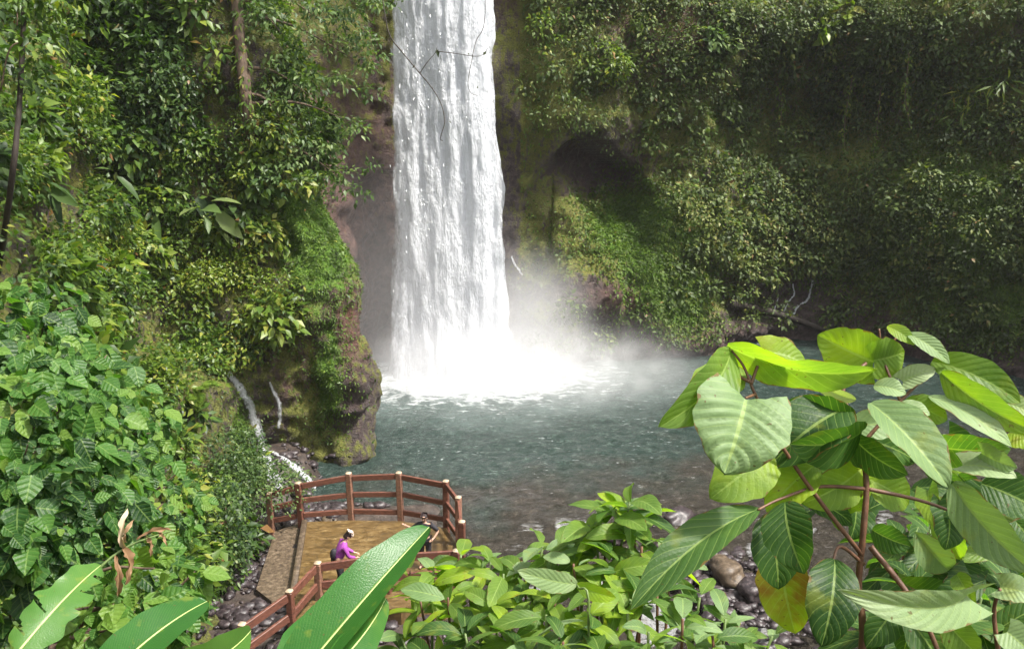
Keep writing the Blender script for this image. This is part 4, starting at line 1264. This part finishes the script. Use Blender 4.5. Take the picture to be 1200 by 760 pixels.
def outline(kind, u):
    if kind == 'heart': f_ = (u + 0.10)**0.42 * (1 - u)**0.72; mx = 0.77
    elif kind == 'ovate': f_ = (u + 0.015)**0.62 * (1 - u)**0.75; mx = 0.385
    elif kind == 'lance': f_ = (u + 0.004)**0.75 * (1 - u)**0.8; mx = 0.345
    elif kind == 'banana': f_ = (u + 0.03)**0.30 * (1 - u)**0.50; mx = 0.66
    return f_


def big_leaf(parent, base_, tip, width, roll=0, kind='ovate', mat=None, tint=0.4, fold=(0.25, 0.25), bend=0.12, wave=0.03, quilt=0.012, rng=RNG, rib=None, name="leaf", nu=26, nv=8, curl=0.0, tear=0):
    base_, tip = np.asarray(base_, float), np.asarray(tip, float)
    Lv = tip - base_; L = np.linalg.norm(Lv); D = Lv / L
    view = unit((base_ + tip) / 2 - CAM)
    S = unit(np.cross(D, view)); Nn = np.cross(S, D)
    if np.dot(Nn, view) > 0: Nn = -Nn
    S = np.cross(D, Nn)
    c_, s_ = math.cos(R(roll)), math.sin(R(roll))
    S, Nn = S*c_ + Nn*s_, Nn*c_ - S*s_
    u = np.linspace(0, 1, nu); v = np.linspace(-1, 1, 2*nv + 1)
    uu = np.linspace(0, 1, 300); mx = outline(kind, uu).max()
    U, Vv = np.meshgrid(u, v, indexing='ij')
    hw = outline(kind, U) / mx * width / 2
    av = np.abs(Vv)
    fa = np.where(Vv < 0, fold[0], fold[1])
    ph = rng.uniform(0, 6.28, 4)
    edge = 1 + wave * (np.sin(U*17 + ph[0] + Vv*2) + 0.7*np.sin(U*31 + ph[1])) * av
    x = np.sign(Vv) * av * hw * np.cos(fa) * edge
    z = av * hw * np.sin(fa) + bend * L * 4 * U * (1-U) - curl * L * (av*hw/width*2)**2
    nq = {'heart': 7, 'ovate': 9, 'lance': 11, 'banana': 30}[kind]
    z += (0 if kind == 'banana' else quilt) * width * np.abs(np.sin(math.pi * nq * (U - 0.30*av))) * np.sin(math.pi*np.clip(av, 0.0, 1))**0.7
    z += wave * width * (0.7*np.sin(U*9 + ph[2]) * av**1.5 * np.sign(Vv) + 0.5*np.sin(U*14 + ph[3]) * av**2)
    y = U * L
    if kind == 'heart': y = y - 0.20 * L * av**1.4 * (1-U)**5
    elif kind == 'banana': y = y + 0.05*L*av*(1-U)**2
    V = base_ + S * x[..., None] + D * y[..., None] + Nn * z[..., None]
    i = np.arange(U.size).reshape(U.shape)
    Q = np.stack([i[:-1, :-1], i[:-1, 1:], i[1:, 1:], i[1:, :-1]], -1).reshape(-1, 4)
    if tear:
        keep_ = np.ones(len(Q), bool).reshape(nu-1, 2*nv)
        for _ in range(tear):
            a = rng.integers(3, nu-3); sd = rng.integers(0, 2)
            dpt = rng.integers(nv//3, nv-1)
            for da, fr in ((0, 1.0), (1, .7), (2, .4)):
                if a + da >= nu - 1: continue
                dd_ = max(1, int(dpt*fr))
                if sd: keep_[a+da, 2*nv-dd_:] = False
                else: keep_[a+da, :dd_] = False
        Q = Q[keep_.ravel()]
    tnt = np.clip(tint + 0.06 * np.sin(U*5 + ph[0]), 0, 1)
    uv = np.stack([U.ravel(), (Vv.ravel()+1)/2], -1)
    o = mesh_np(name, V.reshape(-1, 3), Q, mat or M_BIG, parent, attrs={"tint": tnt.ravel()}, uv=uv)
    if rib:
        m = MB(); mid_ = V[:, nv] + Nn * rib * 0.25
        m.tube(mid_, np.linspace(rib, rib*.25, len(mid_)), 7)
        m.build("midrib", M_RIB, o)
    return o


def leaf_px(parent, bx, by, tb, tx, ty, tt_, wpx, roll=0, kind='ovate', mat=None, tint=0.4, **kw):
    b_, t_2 = at(bx, by, tb), at(tx, ty, tt_)
    wd = wpx / 1000.0 * (tb + tt_) / 2 / max(0.25, math.cos(R(roll)))
    return big_leaf(parent, b_, t_2, wd, roll, kind, mat, tint, **kw)


def stems_px(parent, paths, mat=M_STEM, name="stem"):
    for path, r0, r1_ in paths:
        m = MB(); m.tube(curve_pts([at(*p) for p in path], 28), np.linspace(r0, r1_, 28), 8, 0.03)
        m.build(name, mat, parent)


gp = at(1010, 830, 2.55)
big = thing("broad_leaved_shrub", "large sunlit shrub of broad quilted leaves on red-brown stems overlooking the pool", "shrub", (gp[0], gp[1], float(ground_z(gp[0], gp[1]))))
gb = (gp[0], gp[1], float(ground_z(gp[0], gp[1])) - 0.1)
m = MB(); m.tube(curve_pts([gb, at(1008, 800, 2.5), at(1006, 690, 2.48), at(1012, 620, 2.45), at(1015, 560, 2.45), at(1003, 505, 2.45), at(988, 455, 2.48), at(1015, 425, 2.5)], 40), np.linspace(.012, .005, 40), 9, .04)
m.build("stem", M_STEM, big)
stems_px(big, [
    ([(1010, 650, 2.46), (950, 572, 2.4), (912, 515, 2.36), (885, 462, 2.34), (872, 430, 2.35), (857, 410, 2.36)], .007, .003),
    ([(885, 462, 2.34), (874, 466, 2.25)], .005, .003), ([(880, 450, 2.34), (893, 415, 2.36), (897, 412, 2.36)], .005, .003), ([(878, 447, 2.34), (848, 432, 2.38)], .005, .003),
    ([(1014, 572, 2.45), (960, 570, 2.42), (915, 584, 2.38), (888, 597, 2.35)], .006, .003),
    ([(1015, 572, 2.45), (1075, 585, 2.42), (1118, 600, 2.4), (1130, 606, 2.4)], .006, .003),
    ([(1010, 520, 2.45), (1055, 470, 2.45), (1085, 440, 2.46), (1100, 425, 2.46)], .006, .003),
    ([(1055, 470, 2.45), (1035, 420, 2.5), (1030, 385, 2.5)], .005, .003), ([(1035, 415, 2.5), (1050, 396, 2.5)], .004, .003),
    ([(1020, 640, 2.46), (1060, 690, 2.4), (1090, 740, 2.35), (1120, 820, 2.3)], .009, .006), ([(1175, 800, 2.3), (1165, 720, 2.3), (1172, 690, 2.25)], .007, .004),
    ([(1012, 660, 2.47), (985, 640, 2.42), (975, 660, 2.38)], .006, .003)])
Y_, P_, B_ = M_BIG, M_PALE, M_BIG
for L_ in [  # yellow tints paint light coming through the blades into the leaf colour
    # bx, by, tb, tx, ty, tt, w, roll, kind, mat, tint, kwargs
    (874, 468, 2.24, 848, 556, 2.16, 116, 8, 'heart', P_, 0.30, dict(fold=(.12, .16), bend=.10, quilt=.06)),  # pale leaf colour paints in the sky's reflection on this blade
    (856, 411, 2.36, 772, 500, 2.22, 50, 34, 'ovate', B_, 0.62, dict(fold=(.5, .1), bend=.16)),
    (868, 428, 2.42, 805, 492, 2.36, 54, -20, 'ovate', B_, 0.80, dict(fold=(.2, .2))),
    (852, 405, 2.36, 1028, 433, 2.32, 34, -58, 'ovate', B_, 0.74, dict(fold=(.1, .35), bend=.10, wave=.06)),
    (893, 412, 2.37, 945, 428, 2.38, 36, 35, 'heart', B_, 0.82, dict(fold=(.2, .3))),
    (1024, 424, 2.52, 958, 392, 2.55, 62, 12, 'heart', B_, 0.78, dict(fold=(.12, .12), bend=.08)),
    (1024, 422, 2.5, 1060, 412, 2.5, 50, -18, 'heart', B_, 0.72, dict(fold=(.15, .15))),
    (1040, 382, 2.5, 1072, 404, 2.46, 17, 25, 'ovate', B_, 0.80, {}),
    (1064, 391, 2.47, 1113, 426, 2.42, 20, 30, 'ovate', P_, 0.35, {}),
    (1092, 423, 2.46, 1196, 472, 2.36, 40, 30, 'ovate', B_, 0.58, dict(fold=(.55, .05))),
    (1103, 436, 2.42, 1214, 506, 2.3, 38, -25, 'ovate', B_, 0.74, dict(fold=(.1, .45))),
    (1088, 464, 2.42, 1186, 524, 2.3, 28, 35, 'lance', P_, 0.45, dict(fold=(.1, .3))),
    (1020, 472, 2.42, 1112, 572, 2.26, 64, 20, 'ovate', P_, 0.18, dict(fold=(.08, .75), bend=.12)),
    (1003, 468, 2.45, 953, 442, 2.5, 17, 40, 'ovate', P_, 0.85, {}),
    (1058, 447, 2.46, 1097, 432, 2.44, 26, 20, 'heart', P_, 0.7, {}),
    (1024, 452, 2.46, 1062, 462, 2.42, 22, 35, 'ovate', P_, 0.4, {}),
    (1060, 470, 2.45, 1110, 492, 2.42, 34, 10, 'ovate', B_, 0.70, {}),
    (1050, 478, 2.4, 1090, 486, 2.36, 18, 45, 'ovate', P_, 0.55, {}),
    (1002, 500, 2.48, 922, 470, 2.52, 62, 20, 'ovate', B_, 0.22, dict(fold=(.2, .3))),
    (992, 478, 2.47, 900, 548, 2.40, 78, -22, 'ovate', B_, 0.18, dict(fold=(.3, .1), bend=.14)),
    (1010, 505, 2.43, 925, 520, 2.32, 56, 35, 'ovate', B_, 0.32, dict(fold=(.1, .4))),
    (905, 525, 2.42, 832, 584, 2.34, 68, 5, 'ovate', B_, 0.78, dict(fold=(.1, .1))),
    (955, 545, 2.48, 898, 600, 2.42, 52, -15, 'ovate', B_, 0.84, {}),
    (1010, 548, 2.5, 940, 590, 2.46, 50, 22, 'ovate', B_, 0.80, {}),
    (1000, 512, 2.46, 1064, 556, 2.34, 40, -30, 'lance', B_, 0.36, {}),
    (1015, 560, 2.48, 1065, 590, 2.5, 46, 20, 'ovate', B_, 0.78, {}),
    (890, 596, 2.36, 738, 716, 2.14, 46, -34, 'lance', B_, 0.34, dict(fold=(.1, .55), bend=.10)),
    (920, 588, 2.36, 942, 672, 2.26, 60, -15, 'ovate', B_, 0.20, dict(fold=(.25, .25), bend=.2)),
    (900, 602, 2.44, 912, 690, 2.40, 58, 15, 'ovate', B_, 0.10, {}),
    (912, 640, 2.5, 932, 742, 2.46, 62, -10, 'ovate', B_, 0.97, dict(fold=(.1, .1))),
    (978, 655, 2.38, 962, 758, 2.28, 62, 12, 'ovate', B_, 0.10, dict(fold=(.15, .2), bend=.18, quilt=.05)),
    (1132, 696, 2.2, 980, 690, 2.06, 46, 32, 'heart', P_, 0.55, dict(fold=(.62, .15), bend=.16, quilt=.03)),
    (1112, 800, 2.1, 964, 764, 1.98, 54, 25, 'heart', P_, 0.62, dict(fold=(.35, .1), bend=.12, quilt=.03)),
    (1116, 566, 2.36, 1214, 672, 2.2, 50, -25, 'ovate', P_, 0.22, dict(fold=(.1, .4))),
    (1128, 545, 2.38, 1192, 560, 2.30, 30, 40, 'heart', P_, 0.62, {}),
    (1150, 530, 2.36, 1192, 548, 2.3, 32, -20, 'heart', P_, 0.35, {}),
    (1150, 566, 2.42, 1222, 600, 2.36, 52, 15, 'ovate', B_, 0.22, {}),
    (1172, 688, 2.26, 1222, 702, 2.2, 34, 25, 'heart', P_, 0.55, {}),
    (1108, 726, 2.32, 1148, 768, 2.28, 40, -15, 'ovate', B_, 0.66, {}),
    (1180, 740, 2.28, 1215, 772, 2.24, 40, 15, 'heart', P_, 0.40, {}),
    (1060, 720, 2.40, 1108, 790, 2.36, 44, 22, 'ovate', B_, 0.30, {}),
    (1022, 620, 2.46, 1068, 640, 2.40, 34, -20, 'ovate', B_, 0.26, {}),
    (1185, 505, 2.34, 1216, 520, 2.3, 36, 10, 'heart', B_, 0.84, {}),
    (1140, 600, 2.44, 1205, 575, 2.44, 46, -12, 'ovate', B_, 0.30, {}),
    (1190, 610, 2.45, 1225, 660, 2.4, 50, 12, 'ovate', B_, 0.30, {}),
    (1165, 470, 2.42, 1212, 486, 2.36, 26, 30, 'ovate', P_, 0.4, {}),
]:
    leaf_px(big, *L_[:7], roll=L_[7], kind=L_[8], mat=L_[9], tint=L_[10], **L_[11])

rng = np.random.default_rng(77)
for q_ in range(54):
    px, py = (rng.uniform(1030, 1215), rng.uniform(540, 770)) if q_ > 18 else (rng.uniform(915, 1130), rng.uniform(470, 600))
    tb = rng.uniform(2.45, 3.0); an = rng.uniform(-.5, 2.9); ln = rng.uniform(45, 95)
    dk = rng.random()
    leaf_px(big, px, py, tb, px + ln*math.cos(an), py + ln*math.sin(an)*.8, tb - rng.uniform(-.05, .15), ln*rng.uniform(.38, .6), rng.uniform(-50, 50), rng.choice(['ovate', 'heart', 'lance']),
            M_BIG if dk < .85 else M_PALE, float(rng.choice([.12, .2, .3, .2, .45, .75]) if dk < .85 else .3), fold=(rng.uniform(0, .5), rng.uniform(0, .5)), wave=rng.uniform(.02, .06), rng=rng, nu=18, nv=5)


# shrubs below the camera
def whorl_shrub(label, nodes, seed, size=0.22, tint=0.55, n=7, droop=0.55, pale=0.10, aspect=0.36):
    rng = np.random.default_rng(seed)
    mx = np.mean([at(*q)[:2] for q in nodes], 0)
    gz = float(ground_z(mx[0], mx[1]))
    t = thing("leafy_shrub", label, "shrub", (mx[0], mx[1], gz))
    for q in nodes:
        c_ = at(*q)
        gq = np.array([mx[0] + 0.25*(c_[0]-mx[0]), mx[1] + 0.25*(c_[1]-mx[1]), gz - 0.1])
        m = MB(); m.tube(curve_pts([gq, gq*.45 + c_*.55 + rng.normal(0, .06, 3), c_], 16), np.linspace(.016, .006, 16), 7)
        m.build("stem", M_STEM if rng.random() < .4 else M_GSTEM, t)
        a0 = rng.uniform(0, 6.28)
        for k_ in range(n):
            an = a0 + k_*2.399
            up_ = 0.55 - 0.95 * k_ / n + rng.normal(0, .2)
            dr = unit(np.array([math.cos(an), math.sin(an), up_]))
            ln = size * rng.uniform(.7, 1.25)
            b_ = c_ + dr * 0.02 - np.array([0, 0, 0.015*k_])
            tp_ = b_ + dr * ln + np.array([0, 0, -droop*ln*rng.uniform(.4, 1)])
            is_p = rng.random() < pale
            # blade lies across the direction of growth, upper side up
            D_ = unit(tp_ - b_); side = unit(np.cross(D_, [0, 0, 1.0])); up2 = np.cross(side, D_)
            view = unit((b_ + tp_)/2 - CAM); S0 = unit(np.cross(D_, view)); N0_ = np.cross(S0, D_)
            if np.dot(N0_, view) > 0: N0_ = -N0_
            S0 = np.cross(D_, N0_)
            ang = math.degrees(math.atan2(-np.dot(up2, S0), np.dot(up2, N0_))) + rng.normal(0, 22)
            big_leaf(t, b_, tp_, ln*aspect*rng.uniform(.85, 1.2), ang, rng.choice(['ovate', 'lance']), M_PALE if is_p else M_BIG, float(np.clip(rng.normal(.2 if is_p else tint, .14), .05, .86)),
                     fold=(rng.uniform(.05, .4), rng.uniform(.05, .4)), bend=rng.uniform(.06, .16), rng=rng, nu=14, nv=4)
    return t


whorl_shrub("yellow-green leafy shrub whose top touches the near fence corner", [(508, 668, 4.8), (540, 650, 4.9), (492, 700, 4.6), (562, 668, 4.7), (525, 700, 4.5), (550, 690, 4.7), (480, 668, 5.0), (535, 675, 4.8), (512, 725, 4.5)], 801, .22, .74)
whorl_shrub("mid-green drooping shrub in front of the brown shallows", [(590, 672, 4.4), (612, 655, 4.6), (578, 710, 4.2), (636, 640, 4.5), (600, 735, 4.0), (620, 700, 4.2), (575, 655, 4.7), (645, 672, 4.3), (655, 645, 4.5), (560, 735, 4.2), (615, 675, 4.4)], 802, .21, .66)
whorl_shrub("upright shrub with long pointed leaves rising against the dark pool", [(722, 596, 4.2), (738, 588, 4.2), (700, 640, 4.2), (752, 640, 4.1), (728, 660, 4.0), (710, 615, 4.3), (745, 615, 4.2), (690, 615, 4.3)], 803, .23, .6, 8, .45)
whorl_shrub("shrub with yellowing young leaves beside the single pale oblong leaf", [(672, 660, 4.1), (700, 690, 3.9), (690, 720, 3.7), (650, 700, 4.0), (735, 715, 3.8), (715, 668, 4.0), (660, 730, 3.8), (755, 690, 3.9), (640, 720, 3.9)], 804, .20, .72)
whorl_shrub("pale bushy shrub at the lower edge under the drooping long leaf", [(770, 690, 3.9), (800, 725, 3.7), (835, 745, 3.7), (760, 740, 3.6), (870, 755, 3.8), (905, 745, 4.0), (785, 655, 4.3), (820, 700, 4.0), (850, 725, 3.9)], 805, .18, .52, 8, .5, .5)
whorl_shrub("dark low shrub between the long banana leaf and the pale bushy shrub", [(470, 745, 4.6), (545, 742, 4.1), (620, 765, 3.7), (660, 752, 3.6), (705, 765, 3.5), (505, 770, 4.2)], 806, .22, .38, 8, .5, .25)
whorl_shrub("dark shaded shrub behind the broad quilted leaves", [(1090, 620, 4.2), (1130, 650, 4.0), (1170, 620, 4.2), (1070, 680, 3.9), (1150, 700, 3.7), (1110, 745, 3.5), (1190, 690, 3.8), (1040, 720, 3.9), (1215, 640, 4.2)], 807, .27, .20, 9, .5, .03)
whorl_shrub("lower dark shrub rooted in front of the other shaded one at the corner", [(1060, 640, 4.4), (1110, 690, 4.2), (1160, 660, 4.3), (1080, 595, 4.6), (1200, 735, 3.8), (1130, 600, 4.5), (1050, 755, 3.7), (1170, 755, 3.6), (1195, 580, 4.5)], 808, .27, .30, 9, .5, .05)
po = thing("leafy_shrub", "single pale oblong leaf on a thin stalk among the shrubs", "leaf", (*at(672, 760, 3.7)[:2], float(ground_z(*at(672, 760, 3.7)[:2]))))
q0 = ORG[po.name]
m = MB(); m.tube(curve_pts([q0, at(690, 740, 3.65), at(676, 684, 3.7)], 14), np.linspace(.008, .004, 14), 6); m.build("stem", M_GSTEM, po)
leaf_px(po, 676, 684, 3.7, 606, 668, 3.6, 26, 15, 'ovate', M_PALE, .5, fold=(.3, .05))
leaf_px(po, 676, 684, 3.7, 722, 700, 3.68, 20, -20, 'ovate', M_BIG, .84)

# banana-like leaves
def banana(label, leaves_):
    b0 = at(*leaves_[0][0])
    z_ = float(ground_z(b0[0], b0[1]))
    t = thing("banana_plant", label, "plant", (b0[0], b0[1], z_))
    for (ba, tp_, wpx, roll, mat, tint, kw) in leaves_:
        m = MB(); a = at(*ba)
        m.tube(curve_pts([(b0[0], b0[1], z_ - .1), (b0*.6 + a*.4) * [1, 1, 0] + [0, 0, z_*.45 + a[2]*.55], a], 14), np.linspace(.03, .014, 14), 8)
        m.build("leaf_stalk", M_GSTEM, t)
        b_, t2 = at(*ba), at(*tp_)
        wd = wpx/1000.0*(ba[2]+tp_[2])/2/max(.25, math.cos(R(roll)))
        args = dict(fold=(.25, .25), bend=.10, wave=.02, quilt=.004, nu=60, nv=10, rib=.006); args.update(kw)
        big_leaf(t, b_, t2, wd, roll, 'banana', mat, tint, **args)
    return t


banana("long glossy banana leaf rising diagonally across the platform", [
    ((330, 818, 4.0), (503, 617, 4.6), 80, 8, M_BAN, .42, dict(fold=(.10, 1.0), bend=.07)),
    ((372, 800, 4.0), (452, 700, 4.4), 40, -30, M_BAN, .62, dict(fold=(.1, .3)))])
banana("pair of broad banana leaves curling over at the lower edge", [
    ((110, 810, 4.2), (243, 704, 4.7), 62, 25, M_BAN, .32, dict(fold=(.05, .5), bend=.12)),
    ((170, 800, 4.1), (294, 738, 4.5), 58, -35, M_BAN, .98, dict(fold=(.2, .3), bend=.16))])
banana("torn banana leaf with brown ragged edges under the heart-leaved climber", [
    ((20, 765, 4.6), (118, 662, 5.2), 50, 15, M_BAN, .85, dict(fold=(.2, .15), tear=8, wave=.10, rib=.007))])
banana("short upright banana leaf beside the near fence", [((330, 800, 4.4), (368, 718, 4.8), 34, 25, M_BAN, .45, dict(fold=(.2, .4)))])
wp = thing("withered_leaf", "withered brown and white banana leaf drooping from a bare midrib", "leaf", at(60, 735, 5.1))
stems_px(wp, [([(60, 735, 5.1), (110, 672, 5.2), (150, 640, 5.3), (205, 620, 5.4)], .012, .005)], M_BROWN if False else M_GSTEM, "midrib")
for L_ in [(146, 642, 5.3, 150, 594, 5.3, 11, 20, .95), (142, 640, 5.3, 147, 685, 5.2, 13, 30, .25), (148, 635, 5.3, 158, 608, 5.3, 8, 30, .6), (135, 650, 5.2, 138, 700, 5.2, 12, 10, .3), (160, 632, 5.3, 205, 622, 5.4, 7, 30, .35), (95, 672, 5.2, 68, 690, 5.2, 14, 30, .12), (170, 630, 5.35, 176, 652, 5.3, 7, 30, .3), (85, 680, 5.15, 80, 706, 5.1, 12, 20, .2), (185, 625, 5.35, 196, 640, 5.3, 6, 20, .5)]:
    leaf_px(wp, *L_[:7], roll=L_[7], kind='ovate', mat=M_BROWN, tint=L_[8], fold=(1.0, .9), wave=.3, bend=.25)

# heart-leaved climbers on the near bank
def heart_mass(name, label, cen, rad, n, size, seed, tint=0.5, mat=None):
    rng = np.random.default_rng(seed)
    cen = np.array(cen); rad = np.array(rad)
    base_ = cen + np.array([-0.6, 0, -rad[2]])
    t = thing(name, label, "climber", base_)
    dr = unit(rng.normal(size=(n, 3)) + np.array([.5, -.7, .45]))
    lump = 1 + .22*fbm(dr*2.2, 1.0, 3, seed)
    pt = cen + dr * rad * (lump * rng.uniform(.62, 1.05, n)**.5)[:, None]
    nn = unit(dr*.6 + [0.1, -.25, .7] + rng.normal(0, .5, (n, 3)))
    dd = unit(dr*.5 + [.2, -.2, -.8] + rng.normal(0, .5, (n, 3)))
    sz = size * (.4 + 1.2 * rng.random(n) ** 1.5)
    q = (pt, dd, nn, sz, sz*.85, np.clip(rng.normal(tint, .26, n) + .12*fbm(pt, 1.5, 2, 5), 0.02, .84))
    emit("foliage", [q], mat or M_HEART, None, None, None, parent=t, rich=True, fold=rng.uniform(-.05, .5, n), droop=rng.uniform(0, .45, n))
    m = MB()
    for k_ in range(14):
        e = pt[rng.integers(0, n)]
        m.tube(curve_pts([base_, base_*.5 + e*.5 + rng.normal(0, .15, 3), e], 12), np.linspace(.02, .006, 12), 6)
    m.build("stem", M_BARK, t)


heart_mass("heart_leaved_climber", "broad heart-leaved climber forming a bright green mound on the near bank", at(15, 500, 8.2), (1.15, 1.3, 1.0), 1300, .15, 901, .55)
heart_mass("heart_leaved_climber", "darker heart-leaved climber below the bright mound, over the torn banana leaf", at(40, 610, 7.2), (.95, 1.1, .75), 800, .155, 902, .32)
heart_mass("heart_leaved_climber", "loose trail of pale heart leaves reaching towards the side cascade", at(125, 505, 8.8), (.65, .9, .5), 300, .14, 903, .66)
heart_mass("small_leaved_climber", "small-leaved climber tumbling behind the withered banana leaf", at(140, 600, 8.2), (.75, .9, .7), 620, .12, 904, .5, M_HEART)
heart_mass("small_leaved_climber", "light green low plant between the torn banana leaf and the broad pair", at(160, 705, 5.6), (.42, .5, .32), 260, .12, 905, .7, M_HEART)
heart_mass("heart_leaved_climber", "green leafy climber rising above the bright mound along the picture's edge", at(-10, 385, 9.2), (.85, 1.2, .6), 520, .15, 906, .45)
#PART3
ht = NT("thin_haze"); hv = ht.n("ShaderNodeVolumePrincipled"); hv.inputs["Color"].default_value = (0.97, 0.97, 1.0, 1); hv.inputs["Density"].default_value = 0.00022
mb = MB(); mb.bar((5, -28, 14.5), (5, 72, 14.5), 110.0, 39.0, bev=0.001)
tag(mb.build("haze", ht.done(vol=hv.outputs[0]), smooth=False), "thin damp haze filling the gorge", "haze", kind="stuff")
# ------------------------------------------------------------------ light and render settings
SUN_EL, SUN_AZ = R(60), R(108)      # azimuth measured from +Y towards +X
world = bpy.data.worlds.new("World"); scene.world = world
world.use_nodes = True
wt = world.node_tree
bg = wt.nodes["Background"]
sky = wt.nodes.new("ShaderNodeTexSky")
sky.sky_type = 'NISHITA'
sky.sun_disc = False
sky.sun_elevation = SUN_EL
sky.sun_rotation = SUN_AZ
sky.air_density = 1.0
sky.dust_density = 4.0
sky.ozone_density = 1.0
hs = wt.nodes.new("ShaderNodeHueSaturation"); hs.inputs["Saturation"].default_value = 0.15
wt.links.new(sky.outputs[0], hs.inputs["Color"]); wt.links.new(hs.outputs[0], bg.inputs[0])
bg.inputs[1].default_value = 0.15
sun = bpy.data.lights.new("sun", 'SUN')
sun.energy = 3.8
sun.angle = R(5)
sun.color = (1.0, 0.95, 0.86)
so = bpy.data.objects.new("sun", sun)
sdir = Vector((math.sin(SUN_AZ) * math.cos(SUN_EL), math.cos(SUN_AZ) * math.cos(SUN_EL), math.sin(SUN_EL)))
so.rotation_euler = (-sdir).to_track_quat('-Z', 'Y').to_euler()
so.location = (0, 0, 60)
COL.objects.link(so)
vs = scene.view_settings
vs.view_transform = 'Standard'; vs.look = 'None'; vs.gamma = 1; vs.use_curve_mapping = False
vs.exposure = 1.22
scene.render.engine = 'CYCLES'
cy = scene.cycles
cy.use_denoising = True
cy.max_bounces = 8
cy.diffuse_bounces = 3
cy.glossy_bounces = 3
cy.transmission_bounces = 4
cy.transparent_max_bounces = 12
cy.volume_bounces = 3
cy.volume_step_rate = 1.0
cy.volume_max_steps = 96
cy.sample_clamp_indirect = 6
